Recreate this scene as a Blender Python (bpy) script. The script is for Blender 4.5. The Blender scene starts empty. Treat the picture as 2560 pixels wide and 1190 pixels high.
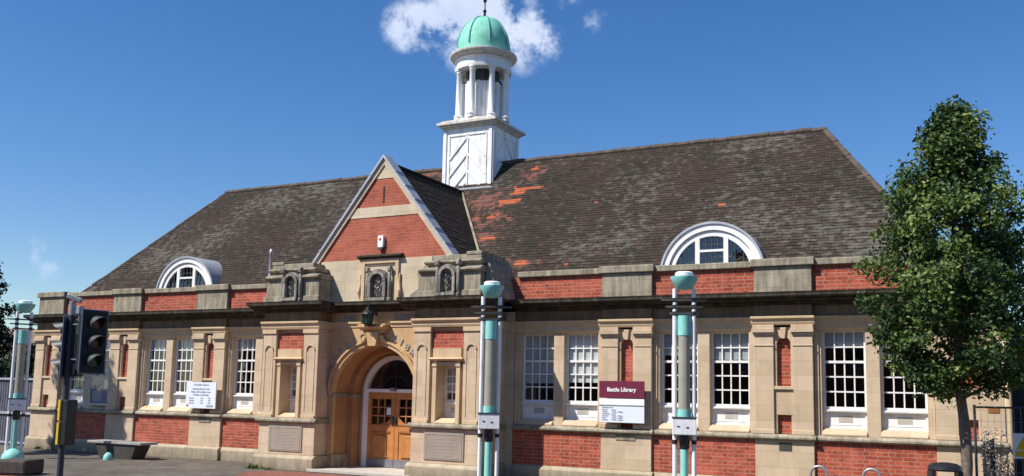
import bpy, bmesh, math, random
from mathutils import Vector, Matrix
S = bpy.context.scene
C = S.collection
rnd = random.Random(7)
PI = math.pi

# ------------------------------------------------------------------ camera
cam_d = bpy.data.cameras.new('camera'); cam = bpy.data.objects.new('camera', cam_d); C.objects.link(cam)
S.camera = cam
CR = Vector((0.8902, 0.4550, 0.0209)); CU = Vector((0.0363, -0.1167, 0.9925)); CF = Vector((-0.4541, 0.8828, 0.1204))
cam.matrix_world = Matrix(((CR.x, CU.x, -CF.x, 13.0602), (CR.y, CU.y, -CF.y, -19.1051), (CR.z, CU.z, -CF.z, 1.8852), (0, 0, 0, 1)))
cam_d.sensor_width = 36; cam_d.lens = 2350.0 / 2560 * 36
cam_d.shift_y = (704.38 - 595) / 2560
cam_d.clip_start = 0.1; cam_d.clip_end = 3000

# ------------------------------------------------------------------ light
SUN_AZ, SUN_EL = math.radians(40.0), math.radians(50)   # azimuth measured from the facade normal towards the left
sd = Vector((-math.sin(SUN_AZ) * math.cos(SUN_EL), -math.cos(SUN_AZ) * math.cos(SUN_EL), math.sin(SUN_EL)))  # towards the sun
sun_d = bpy.data.lights.new('sun', 'SUN'); sun = bpy.data.objects.new('sun', sun_d); C.objects.link(sun)
sun.rotation_euler = sd.to_track_quat('Z', 'Y').to_euler()
sun_d.energy = 5.0; sun_d.angle = math.radians(0.5); sun_d.color = (1, 0.955, 0.88)
w = bpy.data.worlds.new('World'); S.world = w; w.use_nodes = True
nt = w.node_tree; nt.nodes.clear()
def N(nt, t, **k):
    n = nt.nodes.new(t)
    for a, b in k.items(): setattr(n, a, b)
    return n
def L(nt, a, b): nt.links.new(a, b)
out = N(nt, 'ShaderNodeOutputWorld'); bg = N(nt, 'ShaderNodeBackground'); sky = N(nt, 'ShaderNodeTexSky', sky_type='NISHITA')
sky.sun_disc = False; sky.sun_elevation = SUN_EL
sky.sun_rotation = math.atan2(sd.x, sd.y)
sky.air_density = 1.0; sky.dust_density = 0.3; sky.ozone_density = 3.0; sky.altitude = 50
bg.inputs['Strength'].default_value = 0.101
tc = N(nt, 'ShaderNodeTexCoord')
hsv = N(nt, 'ShaderNodeHueSaturation'); hsv.inputs['Saturation'].default_value = 1.30; hsv.inputs['Hue'].default_value = 0.508
L(nt, sky.outputs[0], hsv.inputs['Color'])
# fair weather clouds, by direction
def cloud(dirs, thr, soft, scale, dens):
    """sum of soft lobes around directions, broken up by noise"""
    acc = None
    for (d, r) in dirs:
        v = N(nt, 'ShaderNodeVectorMath', operation='DISTANCE'); L(nt, tc.outputs['Generated'], v.inputs[0])
        v.inputs[1].default_value = Vector(d).normalized()
        m = N(nt, 'ShaderNodeMapRange', clamp=True); m.inputs['From Min'].default_value = r; m.inputs['From Max'].default_value = 0
        m.inputs['To Min'].default_value = 0; m.inputs['To Max'].default_value = 1
        L(nt, v.outputs['Value'], m.inputs['Value'])
        if acc is None: acc = m.outputs[0]
        else:
            a = N(nt, 'ShaderNodeMath', operation='MAXIMUM'); L(nt, acc, a.inputs[0]); L(nt, m.outputs[0], a.inputs[1]); acc = a.outputs[0]
    no = N(nt, 'ShaderNodeTexNoise'); no.inputs['Scale'].default_value = scale; no.inputs['Detail'].default_value = 9; no.inputs['Roughness'].default_value = 0.62
    L(nt, tc.outputs['Generated'], no.inputs['Vector'])
    a = N(nt, 'ShaderNodeMath', operation='MULTIPLY_ADD'); L(nt, no.outputs[0], a.inputs[0]); a.inputs[1].default_value = 2.3; a.inputs[2].default_value = -1.15
    a2 = N(nt, 'ShaderNodeMath', operation='MULTIPLY'); L(nt, a.outputs[0], a2.inputs[0]); L(nt, acc, a2.inputs[1])
    b = N(nt, 'ShaderNodeMath', operation='MULTIPLY_ADD'); L(nt, a2.outputs[0], b.inputs[0]); b.inputs[1].default_value = 2.0; L(nt, acc, b.inputs[2])
    m = N(nt, 'ShaderNodeMapRange', clamp=True, interpolation_type='SMOOTHSTEP'); m.inputs['From Min'].default_value = thr; m.inputs['From Max'].default_value = thr + soft
    m.inputs['To Max'].default_value = dens
    L(nt, b.outputs[0], m.inputs['Value'])
    g = N(nt, 'ShaderNodeMath', operation='GREATER_THAN'); L(nt, acc, g.inputs[0]); g.inputs[1].default_value = 0.001
    h = N(nt, 'ShaderNodeMath', operation='MULTIPLY'); L(nt, m.outputs[0], h.inputs[0]); L(nt, g.outputs[0], h.inputs[1])
    return h.outputs[0]
c1 = cloud([((-0.5180, 0.7700, 0.3715), 0.040), ((-0.498, 0.782, 0.369), 0.042), ((-0.4751, 0.7951, 0.369), 0.052), ((-0.468, 0.800, 0.388), 0.050), ((-0.4400, 0.8100, 0.3823), 0.060), ((-0.4160, 0.8240, 0.3700), 0.054), ((-0.4000, 0.8390, 0.3660), 0.034)], 0.16, 0.42, 15, 0.84)
c2 = cloud([((-0.352, 0.853, 0.379), 0.024), ((-0.372, 0.838, 0.401), 0.022), ((-0.805, 0.575, 0.125), 0.030), ((-0.795, 0.59, 0.112), 0.030)], 0.38, 0.9, 34, 0.34)
mx = N(nt, 'ShaderNodeMath', operation='MAXIMUM'); L(nt, c1, mx.inputs[0]); L(nt, c2, mx.inputs[1])
no2 = N(nt, 'ShaderNodeTexNoise'); no2.inputs['Scale'].default_value = 26; no2.inputs['Detail'].default_value = 5; L(nt, tc.outputs['Generated'], no2.inputs['Vector'])
crr = N(nt, 'ShaderNodeValToRGB'); crr.color_ramp.elements[0].position = 0.3; crr.color_ramp.elements[0].color = (5.2, 6.0, 7.7, 1)
crr.color_ramp.elements[1].position = 0.72; crr.color_ramp.elements[1].color = (7.0, 7.4, 8.6, 1); L(nt, no2.outputs[0], crr.inputs[0])
mix = N(nt, 'ShaderNodeMix', data_type='RGBA'); L(nt, mx.outputs[0], mix.inputs[0]); L(nt, hsv.outputs[0], mix.inputs[6]); L(nt, crr.outputs[0], mix.inputs[7])
L(nt, mix.outputs[2], bg.inputs['Color']); L(nt, bg.outputs[0], out.inputs['Surface'])
S.view_settings.view_transform = 'Standard'; S.view_settings.look = 'None'; S.view_settings.gamma = 1; S.view_settings.exposure = 0.42
S.view_settings.use_curve_mapping = False
S.render.engine = 'CYCLES'; S.cycles.max_bounces = 8; S.cycles.transparent_max_bounces = 12

# ------------------------------------------------------------------ materials
def newmat(name):
    m = bpy.data.materials.new(name); m.use_nodes = True; t = m.node_tree
    p = t.nodes['Principled BSDF']; p.inputs['Roughness'].default_value = 0.85
    p.inputs['Specular IOR Level'].default_value = 0.3
    return m, t, p
def ramp(t, src, stops):
    r = N(t, 'ShaderNodeValToRGB'); e = r.color_ramp.elements
    while len(e) > 1: e.remove(e[0])
    e[0].position = stops[0][0]; e[0].color = (*stops[0][1], 1)
    for p, c in stops[1:]:
        x = e.new(p); x.color = (*c, 1)
    L(t, src, r.inputs[0]); return r.outputs[0]
def noise(t, vec, scale, detail=4, rough=0.55):
    n = N(t, 'ShaderNodeTexNoise'); n.inputs['Scale'].default_value = scale; n.inputs['Detail'].default_value = detail; n.inputs['Roughness'].default_value = rough
    if vec is not None: L(t, vec, n.inputs['Vector'])
    return n.outputs[0]
def mixc(t, f, a, b, mode='MIX'):
    m = N(t, 'ShaderNodeMix', data_type='RGBA', blend_type=mode)
    if isinstance(f, (int, float)): m.inputs[0].default_value = f
    else: L(t, f, m.inputs[0])
    for s, i in ((a, 6), (b, 7)):
        if isinstance(s, tuple): m.inputs[i].default_value = (*s, 1)
        else: L(t, s, m.inputs[i])
    return m.outputs[2]
def scaled(t, vec, s):
    m = N(t, 'ShaderNodeVectorMath', operation='MULTIPLY'); L(t, vec, m.inputs[0]); m.inputs[1].default_value = s; return m.outputs[0]
def wall_uv(t):
    """(along, up, 0) for upright faces, from world position and true normal"""
    g = N(t, 'ShaderNodeNewGeometry'); s = N(t, 'ShaderNodeSeparateXYZ'); L(t, g.outputs['Position'], s.inputs[0])
    n = N(t, 'ShaderNodeSeparateXYZ'); L(t, g.outputs['True Normal'], n.inputs[0])
    a = N(t, 'ShaderNodeMath', operation='ABSOLUTE'); L(t, n.outputs[0], a.inputs[0])
    gt = N(t, 'ShaderNodeMath', operation='GREATER_THAN'); L(t, a.outputs[0], gt.inputs[0]); gt.inputs[1].default_value = 0.7
    m = N(t, 'ShaderNodeMix', data_type='FLOAT'); L(t, gt.outputs[0], m.inputs[0]); L(t, s.outputs[0], m.inputs[2]); L(t, s.outputs[1], m.inputs[3])
    c = N(t, 'ShaderNodeCombineXYZ'); L(t, m.outputs[0], c.inputs[0]); L(t, s.outputs[2], c.inputs[1])
    return c.outputs[0], g.outputs['Position'], s
def bump(t, p, h, st, dist=0.01):
    b = N(t, 'ShaderNodeBump'); b.inputs['Strength'].default_value = st; b.inputs['Distance'].default_value = dist
    L(t, h, b.inputs['Height']); L(t, b.outputs[0], p.inputs['Normal'])
def stone(name, base, dark, stain=0.35, joints=True, grime=None, bw=0.62, rh=0.31, lowdirt=0.0):
    m, t, p = newmat(name); uv, pos, sep = wall_uv(t)
    n1 = noise(t, pos, 2.2, 6, 0.6)
    col = ramp(t, n1, [(0.3, tuple(c * 0.86 for c in base)), (0.5, base), (0.72, tuple(min(1, c * 1.08) for c in base))])
    st = noise(t, scaled(t, pos, (4.5, 4.5, 0.8)), 1.5, 8, 0.72)
    f = ramp(t, st, [(0.5 - stain * 0.25, (0, 0, 0)), (0.78 - stain * 0.25, (1, 1, 1))])
    fm = N(t, 'ShaderNodeMath', operation='MULTIPLY'); L(t, f, fm.inputs[0]); fm.inputs[1].default_value = stain
    col = mixc(t, fm.outputs[0], col, dark)
    if lowdirt:
        mr = N(t, 'ShaderNodeMapRange', clamp=True); L(t, sep.outputs[2], mr.inputs[0]); mr.inputs[1].default_value = 0.45; mr.inputs[2].default_value = 0.0
        a = N(t, 'ShaderNodeMath', operation='MULTIPLY'); L(t, mr.outputs[0], a.inputs[0]); L(t, noise(t, pos, 5, 6, 0.7), a.inputs[1])
        b = N(t, 'ShaderNodeMath', operation='MULTIPLY'); L(t, a.outputs[0], b.inputs[0]); b.inputs[1].default_value = lowdirt; b.use_clamp = True
        col = mixc(t, b.outputs[0], col, (0.085, 0.08, 0.045))
    if joints:
        br = N(t, 'ShaderNodeTexBrick'); L(t, uv, br.inputs['Vector']); br.inputs['Scale'].default_value = 1
        br.inputs['Brick Width'].default_value = bw; br.inputs['Row Height'].default_value = rh; br.inputs['Mortar Size'].default_value = 0.006; br.inputs['Mortar Smooth'].default_value = 0.6
        br.inputs['Color1'].default_value = (1, 1, 1, 1); br.inputs['Color2'].default_value = (0.84, 0.82, 0.78, 1); br.inputs['Mortar'].default_value = (0.66, 0.62, 0.56, 1)
        col = mixc(t, 0.85, col, br.outputs['Color'], 'MULTIPLY')
    L(t, col, p.inputs['Base Color']); p.inputs['Roughness'].default_value = 0.92
    bump(t, p, noise(t, pos, 38, 5, 0.6), 0.35, 0.006)
    return m
M = {}
M['stone'] = stone('sandstone', (0.60, 0.465, 0.325), (0.34, 0.25, 0.155), 0.26, bw=0.8, rh=0.30)
M['stone_plain'] = stone('sandstone_trim', (0.58, 0.43, 0.265), (0.30, 0.21, 0.125), 0.30, joints=False)
M['stone_base'] = stone('sandstone_base', (0.52, 0.43, 0.31), (0.19, 0.16, 0.11), 0.5, joints=True, bw=0.95, rh=0.5, lowdirt=1.1)
M['stone_gable'] = stone('sandstone_gable', (0.60, 0.50, 0.36), (0.42, 0.35, 0.24), 0.3, bw=0.7, rh=0.27)
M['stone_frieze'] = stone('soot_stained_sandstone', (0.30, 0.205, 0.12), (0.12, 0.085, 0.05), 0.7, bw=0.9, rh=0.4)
M['stone_warm'] = stone('warm_sandstone', (0.58, 0.385, 0.20), (0.34, 0.20, 0.10), 0.3, bw=0.55, rh=0.28)
M['stone_vault_shade'] = stone('vault_stone_shade_tint', (0.44, 0.235, 0.11), (0.24, 0.12, 0.06), 0.45, bw=0.5, rh=0.3)  # porch shade and warm bounced light put into the vault's stone colour
M['stone_grey'] = stone('weathered_stone', (0.47, 0.41, 0.305), (0.10, 0.092, 0.07), 0.72, bw=0.57, rh=0.26)
M['stone_carved'] = stone('carved_weathered_stone', (0.52, 0.47, 0.40), (0.06, 0.055, 0.05), 0.85, joints=False)
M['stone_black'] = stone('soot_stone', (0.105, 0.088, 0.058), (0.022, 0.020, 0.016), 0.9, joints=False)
M['plaque'] = stone('plaque_stone', (0.34, 0.275, 0.22), (0.27, 0.22, 0.17), 0.4, joints=False)
M['paving_stone'] = stone('threshold_stone', (0.50, 0.46, 0.40), (0.25, 0.23, 0.19), 0.4, joints=False)
def brick(name, c1, c2, mortar, patch=0.3, bw=0.225, rh=0.075):
    m, t, p = newmat(name); uv, pos, sep = wall_uv(t)
    br = N(t, 'ShaderNodeTexBrick'); L(t, uv, br.inputs['Vector']); br.inputs['Scale'].default_value = 1
    br.inputs['Brick Width'].default_value = bw; br.inputs['Row Height'].default_value = rh; br.inputs['Mortar Size'].default_value = 0.009; br.inputs['Mortar Smooth'].default_value = 0.3
    br.inputs['Bias'].default_value = -0.1; br.squash = 0.5; br.squash_frequency = 2; br.offset = 0.25
    br.inputs['Color1'].default_value = (*c1, 1); br.inputs['Color2'].default_value = (*c2, 1); br.inputs['Mortar'].default_value = (*mortar, 1)
    n = noise(t, scaled(t, pos, (1.6, 1.6, 4.5)), 2.6, 6, 0.7)
    f = ramp(t, n, [(0.45, (0, 0, 0)), (0.75, (1, 1, 1))])
    fm = N(t, 'ShaderNodeMath', operation='MULTIPLY'); L(t, f, fm.inputs[0]); fm.inputs[1].default_value = patch
    col = mixc(t, fm.outputs[0], br.outputs['Color'], tuple(c * 0.42 for c in c2))
    n2 = noise(t, pos, 1.1, 4, 0.6)
    f2 = ramp(t, n2, [(0.52, (0, 0, 0)), (0.72, (0.5, 0.5, 0.5))])
    col = mixc(t, f2, col, tuple(min(1, c * 1.2 + 0.05) for c in c1))
    L(t, col, p.inputs['Base Color']); p.inputs['Roughness'].default_value = 0.9
    inv = N(t, 'ShaderNodeMath', operation='SUBTRACT'); inv.inputs[0].default_value = 1; L(t, br.outputs['Fac'], inv.inputs[1])
    bump(t, p, inv.outputs[0], 0.5, 0.006)
    return m
M['brick'] = brick('red_brick', (0.47, 0.095, 0.048), (0.27, 0.048, 0.030), (0.40, 0.215, 0.15), 0.7)
M['brick_gable'] = brick('orange_brick', (0.42, 0.105, 0.060), (0.31, 0.072, 0.045), (0.36, 0.15, 0.095), 0.5)
def simple(name, col, rough=0.6, metal=0.0, var=0.12, sc=6.0, spec=0.4, dirt=None):
    m, t, p = newmat(name); g = N(t, 'ShaderNodeTexCoord')
    n = noise(t, g.outputs['Object'], sc, 5, 0.6)
    c = ramp(t, n, [(0.3, tuple(x * (1 - var) for x in col)), (0.7, tuple(min(1, x * (1 + var)) for x in col))])
    if dirt:
        n2 = noise(t, scaled(t, g.outputs['Object'], (2, 2, 0.6)), sc * 0.7, 6, 0.7)
        c = mixc(t, ramp(t, n2, [(0.5, (0, 0, 0)), (0.75, (dirt[1],) * 3)]), c, dirt[0])
    L(t, c, p.inputs['Base Color']); p.inputs['Roughness'].default_value = rough; p.inputs['Metallic'].default_value = metal; p.inputs['Specular IOR Level'].default_value = spec
    return m
M['white'] = simple('white_paint', (0.80, 0.79, 0.76), 0.5, var=0.04, dirt=((0.42, 0.40, 0.34), 0.35))
M['white_tower'] = simple('tower_white_paint', (0.80, 0.80, 0.79), 0.55, var=0.04, sc=3, dirt=((0.36, 0.31, 0.24), 0.7))
M['tower_trim'] = simple('tower_weathered_paint', (0.62, 0.58, 0.52), 0.7, var=0.15, sc=7, dirt=((0.22, 0.17, 0.12), 0.85))
M['copper'] = simple('verdigris_copper', (0.205, 0.56, 0.43), 0.7, var=0.16, sc=3.5, dirt=((0.10, 0.33, 0.27), 0.75))
M['copper_dark'] = simple('verdigris_rib', (0.10, 0.34, 0.27), 0.65, var=0.15)
M['lead'] = simple('lead_sheet', (0.40, 0.42, 0.46), 0.5, metal=0.2, var=0.14, sc=4, dirt=((0.22, 0.23, 0.25), 0.5))
M['teal'] = simple('turquoise_paint', (0.25, 0.60, 0.54), 0.5, var=0.10, dirt=((0.12, 0.32, 0.27), 0.5))
M['pole_white'] = simple('lamp_white_paint', (0.83, 0.83, 0.84), 0.4, var=0.05, dirt=((0.33, 0.31, 0.29), 0.55))
M['tube'] = simple('frosted_grey_tube', (0.33, 0.31, 0.25), 0.35, var=0.1, spec=0.6)
M['black'] = simple('black_paint', (0.018, 0.018, 0.020), 0.38, var=0.2, spec=0.5)
M['black_rough'] = simple('matt_black', (0.008, 0.008, 0.010), 0.6, var=0.2)
M['grey_metal'] = simple('galvanised_metal', (0.33, 0.34, 0.36), 0.42, metal=0.5, var=0.12)
M['signal_pole'] = simple('signal_pole_grey', (0.040, 0.047, 0.055), 0.45, var=0.15)
M['signal_edge'] = simple('signal_border', (0.15, 0.16, 0.23), 0.5)
M['visor'] = simple('visor_grey', (0.055, 0.06, 0.06), 0.5, var=0.2)
M['lens_red'] = simple('lens_red', (0.10, 0.006, 0.005), 0.3, spec=0.7)
M['lens_amber'] = simple('lens_amber', (0.05, 0.022, 0.008), 0.3, spec=0.7)
M['lens_green'] = simple('lens_green', (0.006, 0.05, 0.036), 0.3, spec=0.7)
M['yellow'] = simple('yellow_band', (0.62, 0.42, 0.03), 0.5)
M['door_wood'] = simple('varnished_oak', (0.46, 0.195, 0.062), 0.35, var=0.22, sc=5, spec=0.5)
M['door_wood_dark'] = simple('dark_oak', (0.30, 0.115, 0.040), 0.4, var=0.2)
M['kick'] = simple('steel_kickplate', (0.30, 0.31, 0.34), 0.35, metal=0.6)
M['maroon'] = simple('maroon_board', (0.155, 0.022, 0.050), 0.4, var=0.05)
M['sign_white'] = simple('sign_white', (0.72, 0.76, 0.82), 0.4, var=0.02)
M['ink'] = simple('sign_ink', (0.26, 0.29, 0.36), 0.6)
M['pure_white'] = simple('lettering_white', (0.85, 0.85, 0.86), 0.5, var=0.01)
M['letter_stone'] = simple('carved_letter', (0.36, 0.33, 0.30), 0.8, dirt=((0.12, 0.1, 0.1), 0.7))
M['red_mark'] = simple('red_mark', (0.55, 0.04, 0.05), 0.5)
M['blue_panel'] = simple('blue_paper', (0.09, 0.13, 0.28), 0.6, var=0.35, sc=9)
M['interior'] = simple('interior_dim', (0.07, 0.064, 0.058), 0.9)
M['blind'] = simple('roller_blind', (0.55, 0.55, 0.54), 0.85, var=0.05)
M['paper'] = simple('window_paper', (0.82, 0.81, 0.78), 0.85, var=0.05)
M['bark'] = simple('bark', (0.155, 0.115, 0.095), 0.9, var=0.4, sc=14, dirt=((0.06, 0.05, 0.04), 0.7))
M['roof_far'] = simple('far_roof', (0.17, 0.13, 0.10), 0.9, var=0.2)
M['render_far'] = simple('far_render', (0.30, 0.25, 0.19), 0.9)
M['dark_stone'] = simple('dark_granite', (0.060, 0.054, 0.047), 0.8, var=0.3, sc=9, dirt=((0.03, 0.03, 0.03), 0.6))
M['slab'] = simple('bench_slab', (0.30, 0.28, 0.26), 0.7, var=0.2)
M['clad'] = simple('dark_cladding', (0.045, 0.05, 0.055), 0.6, var=0.25)
M['fence_sheet'] = simple('fence_sheet', (0.10, 0.105, 0.13), 0.6, var=0.25)
M['fence_bar'] = simple('fence_bar', (0.40, 0.42, 0.46), 0.5, metal=0.3)
M['plant'] = simple('dry_leaf', (0.22, 0.20, 0.18), 0.9, var=0.4)
M['weed'] = simple('weed_leaf', (0.12, 0.16, 0.035), 0.8, var=0.35)
# thin glass
m = bpy.data.materials.new('window_glass'); m.use_nodes = True; t = m.node_tree; t.nodes.clear()
o_ = N(t, 'ShaderNodeOutputMaterial'); mxs = N(t, 'ShaderNodeMixShader'); tr = N(t, 'ShaderNodeBsdfTransparent'); gl = N(t, 'ShaderNodeBsdfGlossy'); 
tr.inputs[0].default_value = (0.80, 0.83, 0.84, 1); gl.inputs['Roughness'].default_value = 0.03; gl.inputs['Color'].default_value = (0.9, 0.95, 1, 1)
gg = N(t, 'ShaderNodeTexCoord'); nn = noise(t, gg.outputs['Object'], 2.5, 2); bb = N(t, 'ShaderNodeBump'); bb.inputs['Strength'].default_value = 0.12; bb.inputs['Distance'].default_value = 0.02; L(t, nn, bb.inputs['Height']); L(t, bb.outputs[0], gl.inputs['Normal'])
g_ = N(t, 'ShaderNodeNewGeometry'); dt = N(t, 'ShaderNodeVectorMath', operation='DOT_PRODUCT'); L(t, g_.outputs['Incoming'], dt.inputs[0]); L(t, g_.outputs['Normal'], dt.inputs[1])
ab = N(t, 'ShaderNodeMath', operation='ABSOLUTE'); L(t, dt.outputs['Value'], ab.inputs[0]); om = N(t, 'ShaderNodeMath', operation='SUBTRACT'); om.inputs[0].default_value = 1; L(t, ab.outputs[0], om.inputs[1])
pw = N(t, 'ShaderNodeMath', operation='POWER'); L(t, om.outputs[0], pw.inputs[0]); pw.inputs[1].default_value = 5; ma = N(t, 'ShaderNodeMath', operation='MULTIPLY_ADD'); L(t, pw.outputs[0], ma.inputs[0]); ma.inputs[1].default_value = 0.90; ma.inputs[2].default_value = 0.10
L(t, ma.outputs[0], mxs.inputs[0]); L(t, tr.outputs[0], mxs.inputs[1]); L(t, gl.outputs[0], mxs.inputs[2]); L(t, mxs.outputs[0], o_.inputs[0])
M['glass'] = m
# roof tiles: uses UV (u along the eave, v up the slope, metres)
def tiles(name, orange=True, lichen=1.0):
    m, t, p = newmat(name)
    uv = N(t, 'ShaderNodeUVMap').outputs[0]; g = N(t, 'ShaderNodeNewGeometry'); pos = g.outputs['Position']
    br = N(t, 'ShaderNodeTexBrick'); L(t, uv, br.inputs['Vector']); br.inputs['Scale'].default_value = 1
    br.inputs['Brick Width'].default_value = 0.17; br.inputs['Row Height'].default_value = 0.10; br.inputs['Mortar Size'].default_value = 0.006; br.inputs['Mortar Smooth'].default_value = 0.2
    br.inputs['Color1'].default_value = (0.056, 0.043, 0.033, 1); br.inputs['Color2'].default_value = (0.027, 0.022, 0.018, 1); br.inputs['Mortar'].default_value = (0.014, 0.012, 0.011, 1); br.inputs['Bias'].default_value = -0.1
    col = br.outputs['Color']
    # broad reddish areas
    n = noise(t, pos, 0.55, 5, 0.6)
    col = mixc(t, ramp(t, n, [(0.42, (0, 0, 0)), (0.68, (0.45, 0.45, 0.45))]), col, (0.056, 0.034, 0.028))
    # greenish moss
    n = noise(t, pos, 1.3, 6, 0.7)
    col = mixc(t, ramp(t, n, [(0.50, (0, 0, 0)), (0.66, (0.7, 0.7, 0.7))]), col, (0.026, 0.026, 0.018))
    # lichen: long pale flecks along the courses
    ls = scaled(t, uv, (2.6, 3.8, 1)); n = noise(t, ls, 1.7, 7, 0.72); nb = noise(t, pos, 0.42, 3, 0.5)
    a = N(t, 'ShaderNodeMath', operation='MULTIPLY_ADD'); L(t, nb, a.inputs[0]); a.inputs[1].default_value = 0.55; L(t, n, a.inputs[2])
    col = mixc(t, ramp(t, a.outputs[0], [(0.79, (0, 0, 0)), (0.94, (0.52 * lichen,) * 3)]), col, (0.19, 0.182, 0.155))
    ls = scaled(t, uv, (3.0, 8.0, 1)); n = noise(t, ls, 3.0, 5, 0.7)
    col = mixc(t, ramp(t, n, [(0.58, (0, 0, 0)), (0.72, (0.6 * lichen,) * 3)]), col, (0.13, 0.124, 0.105))
    if orange:
        # newer red and orange tiles beside the tower, tile by tile, with a few strays elsewhere
        sn = N(t, 'ShaderNodeVectorMath', operation='SNAP'); L(t, uv, sn.inputs[0]); sn.inputs[1].default_value = (0.085, 0.10, 1)
        n = noise(t, scaled(t, sn.outputs[0], (1.3, 2.6, 1)), 2.2, 5, 0.65)
        def mask(lst, gain, lo, hi):
            last = None
            for (cx, cy, rx, ry) in lst:
                s = N(t, 'ShaderNodeVectorMath', operation='SUBTRACT'); L(t, sn.outputs[0], s.inputs[0]); s.inputs[1].default_value = (cx, cy, 0)
                ln = N(t, 'ShaderNodeVectorMath', operation='LENGTH'); L(t, scaled(t, s.outputs[0], (1 / rx, 1 / ry, 0)), ln.inputs[0])
                mr = N(t, 'ShaderNodeMapRange', clamp=True); L(t, ln.outputs['Value'], mr.inputs[0]); mr.inputs[1].default_value = 1.6; mr.inputs[2].default_value = 0.3
                if last is None: last = mr.outputs[0]
                else:
                    q = N(t, 'ShaderNodeMath', operation='MAXIMUM'); L(t, last, q.inputs[0]); L(t, mr.outputs[0], q.inputs[1]); last = q.outputs[0]
            a = N(t, 'ShaderNodeMath', operation='MULTIPLY_ADD'); L(t, last, a.inputs[0]); a.inputs[1].default_value = gain; L(t, n, a.inputs[2])
            return ramp(t, a.outputs[0], [(lo, (0, 0, 0)), (hi, (0.85, 0.85, 0.85))])
        col = mixc(t, mask([(0.9, 3.35, 0.75, 0.6), (1.3, 2.55, 0.65, 0.4), (1.5, 1.7, 0.5, 0.3), (-1.3, 5.05, 0.9, 0.25), (2.7, 0.6, 0.8, 0.25), (2.0, 4.4, 0.4, 0.4)], 0.24, 0.64, 0.77), col, (0.20, 0.085, 0.068))
        col = mixc(t, mask([(1.25, 2.65, 0.30, 0.10), (1.6, 3.28, 0.38, 0.16), (1.8, 3.72, 0.30, 0.22), (2.15, 3.8, 0.36, 0.09), (1.95, 4.72, 0.13, 0.12), (1.62, 1.72, 0.22, 0.07), (2.9, 0.62, 0.2, 0.1), (4.1, 0.45, 0.32, 0.06), (7.5, 2.38, 0.13, 0.08)], 0.34, 0.69, 0.76), col, (0.45, 0.115, 0.048))
    L(t, col, p.inputs['Base Color']); p.inputs['Roughness'].default_value = 0.95; p.inputs['Specular IOR Level'].default_value = 0.15
    bump(t, p, noise(t, pos, 22, 5, 0.7), 0.6, 0.02)
    return m
M['tiles'] = tiles('clay_roof_tiles'); M['tiles_side'] = tiles('clay_roof_tiles_dark', orange=False, lichen=0.3)
M['ridge_tile'] = simple('ridge_tile', (0.085, 0.062, 0.048), 0.9, var=0.35, sc=5, dirt=((0.13, 0.12, 0.095), 0.8))

def foliage(name, c0, c1, c2):
    m, t, p = newmat(name); g = N(t, 'ShaderNodeNewGeometry')
    rp = N(t, 'ShaderNodeObjectInfo')
    n = noise(t, g.outputs['Position'], 2.6, 3, 0.6)
    at = N(t, 'ShaderNodeAttribute'); at.attribute_name = 'leaf_tone'
    a = N(t, 'ShaderNodeMath', operation='MULTIPLY_ADD'); L(t, at.outputs['Fac'], a.inputs[0]); a.inputs[1].default_value = 0.55; 
    h = N(t, 'ShaderNodeMath', operation='MULTIPLY'); L(t, n, h.inputs[0]); h.inputs[1].default_value = 0.5; L(t, h.outputs[0], a.inputs[2])
    c = ramp(t, a.outputs[0], [(0.25, c0), (0.5, c1), (0.8, c2)])
    L(t, c, p.inputs['Base Color']); p.inputs['Roughness'].default_value = 0.5; p.inputs['Specular IOR Level'].default_value = 0.35
    tl = N(t, 'ShaderNodeBsdfTranslucent'); L(t, c, tl.inputs[0]); ms = N(t, 'ShaderNodeMixShader'); ms.inputs[0].default_value = 0.22
    o = t.nodes['Material Output']; L(t, p.outputs[0], ms.inputs[1]); L(t, tl.outputs[0], ms.inputs[2]); L(t, ms.outputs[0], o.inputs[0])
    return m
M['leaf'] = foliage('street_tree_leaves', (0.022, 0.050, 0.014), (0.066, 0.118, 0.024), (0.17, 0.22, 0.048))
M['leaf_dark'] = foliage('dark_tree_leaves', (0.010, 0.022, 0.010), (0.020, 0.040, 0.014), (0.045, 0.072, 0.022))

def ground_mat(name, c1, c2, scale, cracks=None):
    m, t, p = newmat(name); g = N(t, 'ShaderNodeNewGeometry'); pos = g.outputs['Position']
    n = noise(t, pos, scale, 8, 0.7); c = ramp(t, n, [(0.3, c1), (0.7, c2)])
    n2 = noise(t, pos, 0.6, 4, 0.6); c = mixc(t, ramp(t, n2, [(0.42, (0, 0, 0)), (0.65, (0.5, 0.5, 0.5))]), c, tuple(x * 0.55 for x in c1))
    if cracks:
        br = N(t, 'ShaderNodeTexBrick'); L(t, pos, br.inputs['Vector']); br.inputs['Scale'].default_value = 1
        br.inputs['Brick Width'].default_value = cracks[0]; br.inputs['Row Height'].default_value = cracks[1]; br.inputs['Mortar Size'].default_value = 0.008
        br.inputs['Color1'].default_value = (1, 1, 1, 1); br.inputs['Color2'].default_value = (0.82, 0.82, 0.80, 1); br.inputs['Mortar'].default_value = (0.5, 0.48, 0.45, 1)
        c = mixc(t, 1.0, c, br.outputs['Color'], 'MULTIPLY')
    L(t, c, p.inputs['Base Color']); p.inputs['Roughness'].default_value = 0.93
    bump(t, p, noise(t, pos, 60, 4, 0.6), 0.3, 0.008)
    return m
M['ground'] = ground_mat('asphalt', (0.042, 0.042, 0.042), (0.072, 0.070, 0.066), 9)
M['forecourt'] = ground_mat('forecourt_paving', (0.085, 0.074, 0.060), (0.19, 0.165, 0.135), 4, (0.6, 0.45))
M['redpave'] = ground_mat('red_block_paving', (0.24, 0.085, 0.062), (0.33, 0.13, 0.095), 8, (0.2, 0.1))

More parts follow.
